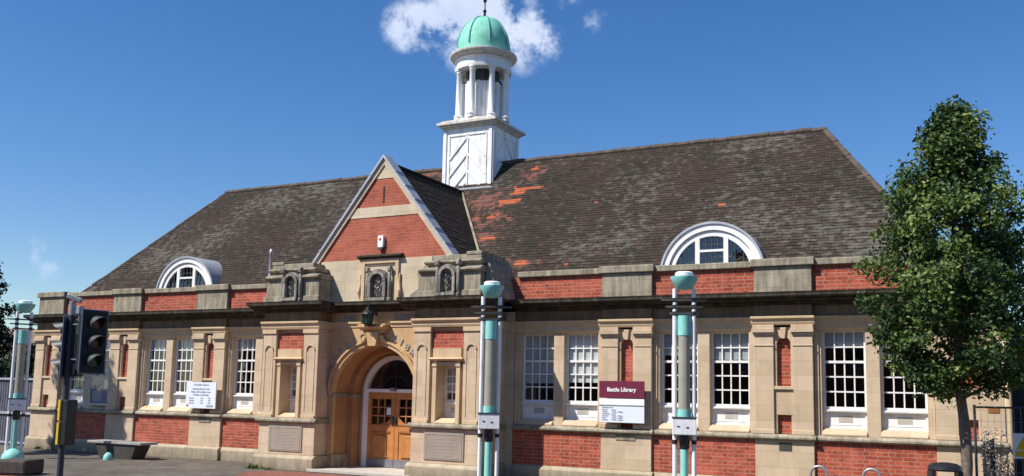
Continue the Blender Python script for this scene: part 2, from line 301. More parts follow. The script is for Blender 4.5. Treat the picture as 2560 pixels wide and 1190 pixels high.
# ------------------------------------------------------------------ mesh helpers
class MB:
    def __init__(s): s.b = bmesh.new(); s.uvs = None
    def quad(s, *vs):
        v = [s.b.verts.new(p) for p in vs]
        try: return s.b.faces.new(v)
        except ValueError: return None
    def box(s, x0, x1, y0, y1, z0, z1):
        x0, x1 = min(x0, x1), max(x0, x1)
        v = [s.b.verts.new((x, y, z)) for x in (x0, x1) for y in (y0, y1) for z in (z0, z1)]
        for f in ((0, 1, 3, 2), (4, 6, 7, 5), (0, 4, 5, 1), (2, 3, 7, 6), (0, 2, 6, 4), (1, 5, 7, 3)):
            s.b.faces.new([v[i] for i in f])
        return s
    def prism(s, pts, axis, a0, a1):
        """pts: 2D outline; axis 'x': (y,z) extruded over x; 'y': (x,z) over y; 'z': (x,y) over z"""
        mk = {'x': lambda a, p: (a, p[0], p[1]), 'y': lambda a, p: (p[0], a, p[1]), 'z': lambda a, p: (p[0], p[1], a)}[axis]
        A = [s.b.verts.new(mk(a0, p)) for p in pts]; B = [s.b.verts.new(mk(a1, p)) for p in pts]
        n = len(pts)
        for i in range(n): s.b.faces.new((A[i], A[(i + 1) % n], B[(i + 1) % n], B[i]))
        s.b.faces.new(A); s.b.faces.new(B[::-1])
        return s
    def lathe(s, prof, c=(0, 0, 0), n=20, cap=True):
        rings = []
        for r, z in prof:
            rings.append([s.b.verts.new((c[0] + r * math.cos(2 * PI * i / n), c[1] + r * math.sin(2 * PI * i / n), c[2] + z)) for i in range(n)])
        for a, b in zip(rings, rings[1:]):
            for i in range(n): s.b.faces.new((a[i], a[(i + 1) % n], b[(i + 1) % n], b[i]))
        if cap: s.b.faces.new(rings[0][::-1]); s.b.faces.new(rings[-1])
        return s
    def tube(s, pts, r, n=8):
        pts = [Vector(p) for p in pts]; rings = []
        rs = r if isinstance(r, (list, tuple)) else [r] * len(pts)
        up = Vector((0, 0, 1))
        for i, p in enumerate(pts):
            d = (pts[min(i + 1, len(pts) - 1)] - pts[max(i - 1, 0)]).normalized()
            a = d.cross(up if abs(d.z) < 0.95 else Vector((1, 0, 0))).normalized(); b = d.cross(a)
            if rings and (a.dot(la) < 0): a, b = -a, -b
            la = a
            rings.append([s.b.verts.new(p + (a * math.cos(2 * PI * k / n) + b * math.sin(2 * PI * k / n)) * rs[i]) for k in range(n)])
        for A, B in zip(rings, rings[1:]):
            for i in range(n): s.b.faces.new((A[i], A[(i + 1) % n], B[(i + 1) % n], B[i]))
        s.b.faces.new(rings[0][::-1]); s.b.faces.new(rings[-1])
        return s
    def ring(s, cx, cz, r0, r1, a0, a1, y0, y1, n=28):
        """arch band in the xz plane with depth y0..y1"""
        st = []
        for i in range(n + 1):
            a = a0 + (a1 - a0) * i / n; c, q = math.cos(a), math.sin(a)
            st.append([s.b.verts.new((cx + r * c, y, cz + r * q)) for r, y in ((r0, y0), (r1, y0), (r1, y1), (r0, y1))])
        for A, B in zip(st, st[1:]):
            for k in range(4): s.b.faces.new((A[k], A[(k + 1) % 4], B[(k + 1) % 4], B[k]))
        s.b.faces.new(st[0]); s.b.faces.new(st[-1][::-1])
        return s
    def archwall(s, x0, x1, z0, z1, cx, zc, R, y0, y1, n=26, zj=None):
        """wall slab with an arched opening; opening goes down to z0"""
        if x0 < cx - R: s.box(x0, cx - R, y0, y1, z0, z1)
        if x1 > cx + R: s.box(cx + R, x1, y0, y1, z0, z1)
        P = [(cx - R * math.cos(PI * i / n), zc + R * math.sin(PI * i / n)) for i in range(n + 1)]
        for (xa, za), (xb, zb) in zip(P, P[1:]):
            s.quad((xa, y0, za), (xb, y0, zb), (xb, y0, z1), (xa, y0, z1))
            s.quad((xa, y1, za), (xa, y1, z1), (xb, y1, z1), (xb, y1, zb))
            s.quad((xa, y0, za), (xa, y1, za), (xb, y1, zb), (xb, y0, zb))
        s.quad((cx - R, y0, z1), (cx + R, y0, z1), (cx + R, y1, z1), (cx - R, y1, z1))
        return s
    def build(s, name, mat, parent=None, smooth=False, bevel=0.0, recalc=True, loc=None):
        if recalc: bmesh.ops.recalc_face_normals(s.b, faces=s.b.faces)
        me = bpy.data.meshes.new(name); s.b.to_mesh(me); s.b.free()
        me.materials.append(M[mat] if isinstance(mat, str) else mat)
        if smooth:
            for p in me.polygons: p.use_smooth = True
            try: me.set_sharp_from_angle(angle=math.radians(38))
            except Exception: pass
        o = bpy.data.objects.new(name, me); C.objects.link(o)
        if parent: o.parent = parent
        if loc: o.location = loc
        if bevel:
            b = o.modifiers.new('bevel', 'BEVEL'); b.width = bevel; b.segments = 2; b.limit_method = 'ANGLE'; b.angle_limit = math.radians(40)
        return o
def bx(*a): return MB().box(*a)
def glass_quad(x0, x1, y, z0, z1):
    b = MB(); b.quad((x0, y, z0), (x1, y, z0), (x1, y, z1), (x0, y, z1)); return b
def tag(o, label=None, cat=None, group=None, kind=None):
    if label: o['label'] = label
    if cat: o['category'] = cat
    if group: o['group'] = group
    if kind: o['kind'] = kind
    return o
def thing(name, label, cat, loc=(0, 0, 0), rz=0, group=None):
    o = bpy.data.objects.new(name, None); C.objects.link(o); o.location = loc; o.rotation_euler = (0, 0, rz); o.empty_display_size = 0.3
    return tag(o, label, cat, group)
def copy_tree(o, parent=None, kids=None):
    c = o.copy(); C.objects.link(c); c.parent = parent
    for ch in list(o.children): copy_tree(ch, c)
    return c
def text(name, s, size, loc, mat, parent, rot=(PI / 2, 0, 0), align='CENTER', ext=0.002, roty=0, bold=0.0):
    cu = bpy.data.curves.new(name, 'FONT'); cu.body = s; cu.size = size; cu.extrude = ext; cu.align_x = align; cu.align_y = 'CENTER'; cu.offset = bold
    tmp = bpy.data.objects.new('tmp', cu); C.objects.link(tmp)
    dg = bpy.context.evaluated_depsgraph_get(); me = bpy.data.meshes.new_from_object(tmp.evaluated_get(dg))
    bpy.data.objects.remove(tmp); bpy.data.curves.remove(cu)
    me.transform(Matrix.Translation(loc) @ Matrix.Rotation(roty, 4, 'Y') @ Matrix.Rotation(PI / 2, 4, 'X'))
    me.materials.clear(); me.materials.append(M[mat]); me.name = name
    o = bpy.data.objects.new(name, me); C.objects.link(o); o.parent = parent
    return o
def join_meshes(name, objs, parent):
    """merge a few text meshes into one part"""
    b = bmesh.new()
    for o in objs: b.from_mesh(o.data)
    me = bpy.data.meshes.new(name); b.to_mesh(me); b.free(); me.materials.append(objs[0].data.materials[0])
    for o in objs: bpy.data.objects.remove(o)
    r = bpy.data.objects.new(name, me); C.objects.link(r); r.parent = parent
    return r

# ------------------------------------------------------------------ ground
def sheet(name, pts, z, mat):
    b = MB(); f = b.b.faces.new([b.b.verts.new((x, y, z)) for x, y in pts])
    o = b.build(name, mat); o['kind'] = 'structure'; return o
sheet('ground', [(-900, -900), (900, -900), (900, 900), (-900, 900)], 0.0, 'ground')
sheet('forecourt', [(-26, -8.6), (24, -8.6), (24, 1.0), (-26, 1.0)], 0.004, 'forecourt')
arc = [(-1.55, -1.36), (-1.9, -1.45), (-2.35, -1.75), (-2.45, -2.1), (-2.2, -2.7), (-1.8, -3.4), (-1.7, -4.6), (-2.2, -6.0), (-3.6, -6.5), (-4.7, -6.25), (-5.9, -5.75), (-6.5, -5.6), (-8.5, -5.4)]
sheet('red_path', arc + [(-8.5, -8.5), (2.6, -8.5), (2.6, -1.36)], 0.008, 'redpave')

# ------------------------------------------------------------------ the library
LIB = thing('library_building', 'red brick and sandstone library with tiled roof and domed white tower', 'library')
A, P, W2 = 6.0245, 3.3, 0.567
PIERS = [s * (A + k * P) for s in (-1, 1) for k in (0, 1, 2)]
XE = A + 2 * P + W2            # building end
YW = 0.17                       # window wall plane
# brick shell behind everything (sides and back)
b = MB(); b.box(-XE + 0.02, -XE + 0.32, 0.42, 9.5, 0, 4.55); b.box(XE - 0.32, XE - 0.02, 0.42, 9.5, 0, 4.55); b.box(-XE + 0.33, XE - 0.33, 9.2, 9.48, 0, 4.55)
b.build('outer_wall', 'brick', LIB)
b = MB(); b.box(-XE + 0.34, XE - 0.34, 0.4, 9.1, 0.02, 0.1); b.box(-XE + 0.34, XE - 0.34, 0.44, 9.1, 3.9, 4.0); b.box(-XE + 0.34, XE - 0.34, 5.0, 5.1, 0.1, 3.9)
b.box(-3.2, -3.1, 0.45, 5.0, 0.1, 3.9); b.box(3.1, 3.2, 0.45, 5.0, 0.1, 3.9)
b.build('interior', 'interior', LIB)

# --- pilasters (piers) of the wings
def arch_pts(cx, zc, R, n=14): return [(cx + R * math.cos(PI * i / n), zc + R * math.sin(PI * i / n)) for i in range(n + 1)]
def make_pilaster(c):
    x0, x1 = c - W2, c + W2
    b = MB()
    b.box(x0, x1, 0.0, 0.42, 0.37, 1.127)                                            # pedestal
    b.box(x0, c - 0.19, 0.0, 0.42, 1.245, 3.20); b.box(c + 0.19, x1, 0.0, 0.42, 1.245, 3.20)  # twin strips
    for s in (-1, 1):                                                                # caps
        xa, xb = (c - W2, c - 0.19) if s < 0 else (c + 0.19, c + W2)
        b.box(xa - 0.02, xb + 0.012, -0.03, 0.415, 3.20, 3.25); b.box(xa - 0.045, xb + 0.03, -0.065, 0.41, 3.25, 3.33); b.box(xa - 0.03, xb + 0.02, -0.045, 0.405, 3.33, 3.40)
        b.box(xa - 0.012, xb + 0.01, -0.015, 0.41, 2.98, 3.01)
        b.box(xa - 0.02, xb + 0.01, -0.025, 0.41, 1.247, 1.33)                       # small base
    # niche surround, set back
    b.archwall(c - 0.19, c + 0.19, 2.19, 3.36, c, 3.03, 0.135, 0.045, 0.13)
    b.box(c - 0.19, c + 0.19, 0.01, 0.13, 2.12, 2.188)                               # niche sill
    b.box(c - 0.19, c + 0.19, 0.05, 0.13, 1.62, 2.118)
    b.box(c - 0.19, c - 0.135, 0.05, 0.13, 1.245, 1.618); b.box(c + 0.135, c + 0.19, 0.05, 0.13, 1.245, 1.618)
    b.prism([(c - 0.035, 3.13), (c + 0.035, 3.13), (c + 0.06, 3.35), (c - 0.06, 3.35)], 'y', 0.0, 0.06)  # keystone
    p = b.build('pilaster', 'stone', LIB, bevel=0.008)
    n = MB(); n.box(c - 0.185, c + 0.185, 0.14, 0.30, 1.25, 3.3); n.build('niche', 'brick', p)
    b2 = MB(); b2.prism([(-0.09, 0), (-0.09, 0.31), (-0.02, 0.368), (0.42, 0.368), (0.42, 0)], 'x', x0 - 0.05, x1 + 0.05)
    b2.build('base_course', 'stone_base', LIB, bevel=0.015)
    b3 = MB()
    prof = [(-0.055, 1.13), (-0.085, 1.16), (-0.085, 1.195), (-0.03, 1.243), (0.415, 1.243), (0.415, 1.13)]
    b3.prism(prof, 'x', x0 - 0.07, x1 + 0.05); b3.build('sill_band', 'stone_grey', LIB, bevel=0.006)
    b4 = MB(); b4.prism([(-0.02, 3.402), (-0.04, 3.45), (-0.04, 3.50), (-0.085, 3.53), (-0.085, 3.575), (0.4, 3.575), (0.4, 3.402)], 'x', x0 - 0.06, x1 + 0.05)
    b4.build('architrave', 'stone_plain', LIB, bevel=0.005)
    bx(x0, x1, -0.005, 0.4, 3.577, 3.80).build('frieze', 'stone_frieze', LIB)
    # parapet pier with its stepped coping
    bx(x0, x1, 0.0, 0.40, 4.045, 4.585).build('parapet_pier', 'stone_grey', LIB, bevel=0.01)
    bx(x0 - 0.06, x1 + 0.06, -0.06, 0.46, 4.588, 4.745).build('coping', 'stone_grey', LIB, bevel=0.015)
for c in PIERS: make_pilaster(c)

# --- the bays between the pilasters
WIN_Z0, WIN_Z1 = 1.385, 3.30
def make_window(w, z0, z1, zp, cols, rows, blinds, yg, name='window'):
    """timber sash in an opening of width w; local x from -w/2; zp = top of the white apron panel"""
    h = w / 2
    b = MB()
    b.box(-h, h, yg - 0.03, yg + 0.06, z0, z0 + 0.03); b.box(-h, -h + 0.045, yg - 0.03, yg + 0.06, z0 + 0.03, z1); b.box(h - 0.045, h, yg - 0.03, yg + 0.06, z0 + 0.03, z1); b.box(-h + 0.045, h - 0.045, yg - 0.03, yg + 0.06, z1 - 0.04, z1)
    fr = b.build('window', 'white', LIB)
    fr.name = name
    b = MB(); b.box(-h + 0.046, h - 0.046, yg - 0.005, yg + 0.04, z0 + 0.031, zp - 0.05)
    b.prism([(yg - 0.075, zp - 0.05), (yg - 0.085, zp - 0.02), (yg - 0.02, zp + 0.005), (yg + 0.04, zp + 0.005), (yg + 0.04, zp - 0.05)], 'x', -h + 0.002, h - 0.002)
    b.box(-h + 0.1, h - 0.1, yg - 0.014, yg - 0.004, z0 + 0.07, z0 + 0.085); b.box(-h + 0.1, h - 0.1, yg - 0.014, yg - 0.004, zp - 0.09, zp - 0.075)
    b.build('apron_panel', 'white', fr)
    bx(-w * 0.16, w * 0.16, yg - 0.010, yg - 0.0045, z0 + 0.12, zp - 0.12).build('air_grille', 'paving_stone', fr)
    b = MB(); x0, x1, a0, a1 = -h + 0.045, h - 0.045, zp + 0.006, z1 - 0.04
    b.box(x0, x1, yg - 0.02, yg + 0.03, a0, a0 + 0.045)
    for i in range(1, cols):
        x = x0 + (x1 - x0) * i / cols; b.box(x - 0.0125, x + 0.0125, yg - 0.012, yg + 0.016, a0 + 0.045, a1)
    mid = (rows + 1) // 2
    for j in range(1, rows):
        z = a0 + 0.045 + (a1 - a0 - 0.045) * j / rows; t_ = 0.024 if j == mid else 0.014
        b.box(x0, x1, yg - 0.016 - (0.012 if j == mid else 0), yg + 0.019, z - t_, z + t_)
    b.build('glazing_bars', 'white', fr)
    glass_quad(x0, x1, yg + 0.003, a0 + 0.01, a1).build('pane', 'glass', fr, recalc=False)
    if blinds:
        frac, mt = blinds; bx(x0 + 0.01, x1 - 0.01, yg + 0.032, yg + 0.036, a1 - (a1 - a0) * frac, a1).build('blind', mt, fr)
    return fr
BAYS = []
for s in (-1, 1):
    BAYS.append((s, 0, s * (A - W2 - 2.16 / 2 - 0.0)))     # inner bay next to the porch
    BAYS.append((s, 1, s * (A + P / 2))); BAYS.append((s, 2, s * (A + 1.5 * P)))
BL = {(1, 0): ((0.72, 'blind'), (0.70, 'paper')), (1, 1): ((0.30, 'blind'), (0.36, 'blind')), (1, 2): ((0.19, 'blind'), (0.40, 'blind')),
      (-1, 0): ((0.22, 'blind'), (0.2, 'blind')), (-1, 1): ((0.2, 'blind'), (0.2, 'blind')), (-1, 2): ((0.2, 'blind'), (0.2, 'blind'))}
for s, k, bc in BAYS:
    hw = 2.166 / 2; xa, xb = bc - hw, bc + hw
    # lower brick panel with base course
    bx(xa, xb, 0.06, 0.36, 0.37, 1.128).build('brick_panel', 'brick', LIB)
    b = MB(); b.prism([(-0.015, 0), (-0.015, 0.29), (0.055, 0.365), (0.40, 0.365), (0.40, 0)], 'x', xa, xb); b.build('base_course', 'stone_base', LIB, bevel=0.012)
    b = MB(); b.prism([(0.01, 1.13), (-0.02, 1.16), (-0.02, 1.195), (0.03, 1.235), (0.09, 1.25), (0.40, 1.25), (0.40, 1.13)], 'x', xa + 0.012, xb - 0.012); b.build('sill_band', 'stone_grey', LIB)
    b = MB()                                            # stone window surround
    b.box(xa, bc - 0.945, YW - 0.04, 0.42, 1.251, 3.30); b.box(bc + 0.945, xb, YW - 0.04, 0.42, 1.251, 3.30); b.box(bc - 0.125, bc + 0.125, YW - 0.02, 0.42, 1.251, 3.30)
    b.box(xa + 0.01, bc - 0.99, YW - 0.075, YW - 0.04, 1.251, 3.30); b.box(bc + 0.99, xb - 0.01, YW - 0.075, YW - 0.04, 1.251, 3.30)
    for q in (-1, 1):
        c2 = bc + q * 0.535; b.prism([(0.07, 1.252), (0.07, 1.28), (0.20, 1.384), (0.42, 1.384), (0.42, 1.252)], 'x', c2 - 0.41, c2 + 0.41)
    b.build('window_surround', 'stone', LIB, bevel=0.006)
    b = MB(); b.prism([(0.13, 3.302), (0.10, 3.34), (0.10, 3.44), (0.07, 3.46), (0.07, 3.51), (0.02, 3.54), (0.02, 3.572), (0.4, 3.572), (0.4, 3.302)], 'x', xa + 0.002, xb - 0.002); b.build('architrave', 'stone_plain', LIB)
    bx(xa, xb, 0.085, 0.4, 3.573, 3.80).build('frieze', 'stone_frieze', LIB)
    for j, q in enumerate((-1, 1)):
        wdw = make_window(0.815, WIN_Z0, WIN_Z1, 1.755, 4, 5, BL[(s, k)][j], YW + 0.13)
        wdw.location = (bc + q * 0.535, 0, 0)
    # parapet panel
    bx(xa, xb, 0.09, 0.38, 4.045, 4.585).build('parapet_brick', 'brick', LIB)
    bx(xa + 0.062, xb - 0.062, 0.02, 0.45, 4.587, 4.715).build('coping', 'stone_grey', LIB, bevel=0.015)
# short walls between the inner bay and the porch
for s in (-1, 1):
    xi = s * (A - W2 - 2.166); xo = s * 3.0
    b = MB(); b.box(xi, xo, 0.075, 0.42, 0.0, 3.80); b.build('wall', 'stone', LIB)
    bx(xi, s * 2.9, 0.09, 0.38, 4.045, 4.585).build('parapet_brick', 'brick', LIB)
# cornice of the wings
def cornice(y, x0, x1, name='cornice', z=0.0):
    b = MB(); pr = [(y + 0.30, 3.801), (y + 0.24, 3.84), (y + 0.24, 3.87), (y + 0.10, 3.90), (y + 0.10, 3.93), (y - 0.02, 3.955), (y - 0.02, 4.0), (y - 0.035, 4.04), (y + 0.8, 4.043), (y + 0.8, 3.801)]
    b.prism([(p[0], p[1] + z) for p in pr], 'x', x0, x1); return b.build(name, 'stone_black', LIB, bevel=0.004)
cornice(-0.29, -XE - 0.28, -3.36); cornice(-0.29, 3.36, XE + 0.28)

# --- porch block
YB = -1.15
YA = -0.70
def porch_side(s):
    f = lambda a, b_: (min(s * a, s * b_), max(s * a, s * b_))
    x0, x1 = f(1.36, 3.07); b = MB()
    b.box(*f(1.36, 1.80), YB, 0.3, 1.245, 3.38) ; b.box(*f(2.66, 3.07), YB, 0.3, 1.245, 3.38)
    b.box(x0, x1, YB, 0.3, 0.37, 1.127)
    b.box(*f(1.80, 2.66), YB + 0.09, YB + 0.5, 2.62, 3.38)                    # wall over the window
    b.box(*f(1.80, 1.975), YB + 0.09, YB + 0.62, 1.245, 2.62); b.box(*f(2.485, 2.66), YB + 0.09, YB + 0.62, 1.245, 2.62)
    b.box(*f(1.975, 2.485), YB + 0.09, YB + 0.62, 2.51, 2.62)
    b.build('porch_pier', 'stone', LIB, bevel=0.008)
    b = MB()                                                                     # hood and window frame
    b.box(*f(1.87, 2.60), YB + 0.01, YB + 0.12, 2.70, 2.90); b.prism([(YB - 0.07, 2.66), (YB - 0.07, 2.675), (YB - 0.02, 2.70), (YB + 0.09, 2.70), (YB + 0.09, 2.62), (YB, 2.62)], 'x', *f(1.80, 2.67))
    for q in (1.875, 2.485): b.box(*f(q, q + 0.10), YB + 0.0, YB + 0.10, 1.245, 2.62); b.box(*f(q - 0.01, q + 0.11), YB - 0.02, YB + 0.10, 2.50, 2.56)
    b.box(*f(1.975, 2.485), YB + 0.02, YB + 0.12, 2.52, 2.60)
    b.prism([(YB - 0.02, 1.246), (YB - 0.02, 1.27), (YB + 0.12, 1.36), (YB + 0.5, 1.36), (YB + 0.5, 1.246)], 'x', *f(1.977, 2.483))
    for q0, q1 in ((1.36, 1.80), (2.66, 3.07)):
        b.box(*f(q0 + 0.02, q1 - 0.01), YB - 0.03, YB, 1.246, 1.32)
        cxx = s * (q0 + q1) / 2
        b.ring(cxx, 2.88, 0.10, 0.135, 0, PI, YB - 0.03, YB, 10)                 # little arched panel heads
        b.box(cxx - 0.135, cxx - 0.115, YB - 0.012, YB, 1.42, 2.88); b.box(cxx + 0.115, cxx + 0.135, YB - 0.012, YB, 1.42, 2.88)
        b.box(*f(q0 - 0.01, q1 + 0.02), YB - 0.03, YB, 3.28, 3.38)
    b.build('porch_trim', 'stone_plain', LIB, bevel=0.004)
    bx(*f(1.82, 2.64), YB + 0.07, YB + 0.12, 2.905, 3.31).build('brick_panel', 'brick', LIB)
    pq = MB(); pq.box(*f(1.72, 2.74), YB - 0.022, YB, 0.45, 1.05); pl = pq.build('plaque', 'plaque', LIB, bevel=0.006)
    fr_ = MB(); 
    for zz in (0.49, 1.0): fr_.box(*f(1.77, 2.69), YB - 0.028, YB - 0.022, zz, zz + 0.012)
    for xx in (1.77, 2.678): fr_.box(*f(xx, xx + 0.012), YB - 0.028, YB - 0.022, 0.502, 1.0)
    for r in range(6): hw_ = (0.30, 0.22, 0.34, 0.26, 0.30, 0.18)[r]; fr_.box(s * 2.23 - hw_, s * 2.23 + hw_, YB - 0.026, YB - 0.022, 0.90 - r * 0.07, 0.912 - r * 0.07)
    fr_.build('carved_lines', 'letter_stone', pl)
    b = MB(); b.prism([(YB - 0.12, 0), (YB - 0.12, 0.30), (YB - 0.03, 0.368), (0.3, 0.368), (0.3, 0)], 'x', x0 - 0.07 * (1 if s > 0 else 1), x1 + 0.07); b.build('base_course', 'stone_base', LIB, bevel=0.02)
    b = MB(); b.prism([(YB - 0.055, 1.13), (YB - 0.09, 1.16), (YB - 0.09, 1.20), (YB - 0.03, 1.243), (0.3, 1.243), (0.3, 1.13)], 'x', x0 - 0.06, x1 + 0.06); b.build('sill_band', 'stone_grey', LIB)
    b = MB(); b.prism([(YB - 0.03, 3.382), (YB - 0.05, 3.43), (YB - 0.05, 3.49), (YB - 0.10, 3.53), (YB - 0.10, 3.575), (0.3, 3.575), (0.3, 3.382)], 'x', x0 - 0.04, x1 + 0.04); b.build('architrave', 'stone_plain', LIB)
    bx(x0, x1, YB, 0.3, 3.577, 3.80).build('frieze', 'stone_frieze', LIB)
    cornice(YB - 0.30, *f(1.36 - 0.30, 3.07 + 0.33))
    w_ = make_window(0.51, 1.36, 2.51, 1.72, 3, 4, (0.75, 'paper'), YB + 0.42); w_.location = (s * 2.23, 0, 0)
porch_side(-1); porch_side(1)
b = MB(); b.box(-3.02, -1.37, YB + 0.65, YB + 0.70, 1.25, 3.35); b.box(1.37, 3.02, YB + 0.65, YB + 0.70, 1.25, 3.35); b.build('porch_back_wall', 'interior', LIB)
# block body behind cornice level (roofs of the porch wings)
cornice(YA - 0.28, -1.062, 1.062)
# arch wall
R0, ZC = 1.20, 1.80
b = MB(); b.archwall(-1.36, 1.36, 0.0, 3.80, 0, ZC, R0, YA, YA + 0.10)
b.build('porch_arch_wall', 'stone_warm', LIB)
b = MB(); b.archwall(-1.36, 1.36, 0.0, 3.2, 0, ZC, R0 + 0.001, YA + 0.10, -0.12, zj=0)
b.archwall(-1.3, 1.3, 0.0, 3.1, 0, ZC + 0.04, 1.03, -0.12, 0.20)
b.build('porch_vault', 'stone_vault_shade', LIB)
b = MB(); b.ring(0, ZC, 1.205, 1.30, 0.0, PI, YA - 0.05, YA, 40); b.ring(0, ZC, 1.30, 1.345, 0.08, PI - 0.08, YA - 0.09, YA, 40)
b.build('archivolt', 'stone_warm', LIB, smooth=True)
for s in (-1, 1):
    b = MB(); b.box(s * 1.36, s * 1.17, YA - 0.04, -0.1, 1.76, 1.86); b.build('impost', 'stone_grey', LIB, bevel=0.008)
    b = MB(); b.box(s * 1.25, s * 1.0, -0.135, 0.2, 1.76, 1.85); b.build('impost', 'stone_grey', LIB, bevel=0.008)
    b = MB(); b.box(s * 1.21, s * 1.15, YA - 0.02, 0.0, 0.0, 0.40); b.build('arch_plinth', 'stone_grey', LIB, bevel=0.008)
b = MB()                                                # keystone with scrolled cap and shelf
b.prism([(-0.11, 2.98), (0.11, 2.98), (0.17, 3.30), (-0.17, 3.30)], 'y', YA - 0.19, YA)
b.box(-0.30, 0.30, YA - 0.13, YA, 3.30, 3.36); b.prism([(YA - 0.16, 3.36), (YA - 0.26, 3.42), (YA - 0.26, 3.46), (YA, 3.46), (YA, 3.36)], 'x', -0.36, 0.36)
b.box(-0.40, 0.40, YA - 0.22, YA, 3.46, 3.50)
for q in (-1, 1): b.tube([(q * 0.2, YA - 0.10, 3.22), (q * 0.28, YA - 0.10, 3.10), (q * 0.36, YA - 0.06, 3.06)], [0.06, 0.05, 0.03])
b.build('keystone', 'stone_warm', LIB, bevel=0.008)
# long architrave across the arch wall
b = MB(); b.prism([(YA - 0.02, 3.44), (YA - 0.02, 3.50), (YA - 0.06, 3.53), (YA - 0.06, 3.57), (YA, 3.57), (YA, 3.44)], 'x', -1.32, -0.42); b.build('architrave', 'stone_plain', LIB); b = MB(); b.prism([(YA - 0.02, 3.44), (YA - 0.02, 3.50), (YA - 0.06, 3.53), (YA - 0.06, 3.57), (YA, 3.57), (YA, 3.44)], 'x', 0.42, 1.32)
b.build('architrave', 'stone_plain', LIB)
# carved lettering
ls = []
for word, a0 in (('PUBLIC', 152), ('LIBRARY', 68)):
    n = len(word); span = 46
    for i, ch in enumerate(word):
        a = math.radians(a0 - span * i / (n - 1)); r = 1.46
        ls.append(text('l', ch, 0.215, (r * math.cos(a), YA - 0.004, ZC + r * math.sin(a)), 'letter_stone', LIB, roty=PI / 2 - a, ext=0.02, bold=0.006))
join_meshes('carved_lettering', ls, LIB)
ls = [text('l', 'WEST', 0.15, (-0.78, YA - 0.004, 3.66), 'letter_stone', LIB, ext=0.02, bold=0.004), text('l', 'BRANCH', 0.15, (0.80, YA - 0.004, 3.66), 'letter_stone', LIB, ext=0.02, bold=0.004)]
join_meshes('carved_lettering', ls, LIB)
# threshold
bx(-1.45, 1.45, YB - 0.13, 0.3, 0.012, 0.085).build('doorstep', 'paving_stone', LIB, bevel=0.01)
# --- doors
YD = 0.20
b = MB(); b.ring(0, 1.90, 0.80, 0.90, 0, PI, YD - 0.08, YD + 0.06, 32); b.box(-0.90, -0.80, YD - 0.08, YD + 0.06, 0.085, 1.90); b.box(0.80, 0.90, YD - 0.08, YD + 0.06, 0.085, 1.90); b.box(-0.80, 0.80, YD - 0.10, YD + 0.06, 1.90, 1.985)
dfm = b.build('door_frame', 'white', LIB)
b = MB(); b.quad(*[(x, YD + 0.022, z) for x, z in arch_pts(0, 1.90, 0.80, 28)][::-1]); b.build('fanlight_pane', 'glass', dfm, recalc=False)
b = MB(); b.box(-0.012, 0.012, YD, YD + 0.02, 1.985, 2.70); b.ring(0, 1.9, 0.40, 0.42, 0.1, PI - 0.1, YD, YD + 0.02); b.build('fanlight_bars', 'black', dfm)
bx(-1.25, 1.25, 1.4, 1.45, 0.1, 3.3).build('lobby_wall', 'interior', LIB)
b = MB(); b.archwall(-1.3, 1.3, 0.0, 3.1, 0, 1.90, 0.90, 0.205, 0.26); b.build('door_reveal', 'stone_plain', LIB)
for s in (-1, 1):
    f = lambda a, b_: (min(s * a, s * b_), max(s * a, s * b_))
    b = MB()
    y0, y1 = YD, YD + 0.05
    b.box(*f(0.004, 0.12), y0, y1, 0.085, 1.895); b.box(*f(0.70, 0.798), y0, y1, 0.085, 1.895); b.box(*f(0.12, 0.70), y0, y1, 1.74, 1.895)
    b.box(*f(0.12, 0.70), y0, y1, 0.96, 1.12); b.box(*f(0.12, 0.70), y0 + 0.02, y1, 0.085, 0.97)
    b.prism([(s * 0.12, 1.12), (s * 0.12, 1.28), (s * 0.20, 1.21), (s * 0.26, 1.16), (s * 0.45, 1.12)], 'y', y0 + 0.002, y1 - 0.002)
    for j in (0.313, 0.507): b.box(*f(j - 0.013, j + 0.013), y0 + 0.005, y1 - 0.005, 1.12, 1.74)
    for j in (1.33, 1.54): b.box(*f(0.12, 0.70), y0 + 0.008, y1 - 0.008, j - 0.013, j + 0.013)
    d = b.build('door', 'door_wood', LIB, bevel=0.006)
    b = MB(); b.prism([(s * 0.19, 0.34), (s * 0.23, 0.38), (s * 0.23, 0.78), (s * 0.29, 0.86), (s * 0.62, 0.86), (s * 0.62, 0.34)], 'y', y0 - 0.01, y0 + 0.02); b.build('raised_panel', 'door_wood', d, bevel=0.012)
    b = MB(); b.box(*f(0.13, 0.69), y0 - 0.006, y0 + 0.02, 0.93, 0.96); b.box(*f(0.01, 0.79), y0 - 0.012, y0, 1.10, 1.125); b.build('moulding', 'door_wood_dark', d)
    bx(*f(0.01, 0.79), y0 - 0.008, y0 + 0.0, 0.10, 0.29).build('kick_plate', 'kick', d)
    glass_quad(*f(0.12, 0.70), y0 + 0.024, 1.12, 1.74).build('pane', 'glass', d, recalc=False)
    bx(*f(0.02, 0.075), y0 - 0.035, y0, 1.12, 1.32).build('door_handle', 'black', d, bevel=0.01)
bx(-0.24, -0.12, YD - 0.006, YD - 0.001, 1.36, 1.53).build('notice_paper', 'sign_white', LIB)
bx(0.44, 0.58, YD - 0.012, YD - 0.001, 0.98, 1.05).build('letter_box', 'black', LIB)
bx(-0.10, 0.10, YD - 0.14, YD - 0.10, 1.93, 2.02).build('transom_badge', 'stone_carved', LIB, bevel=0.02)

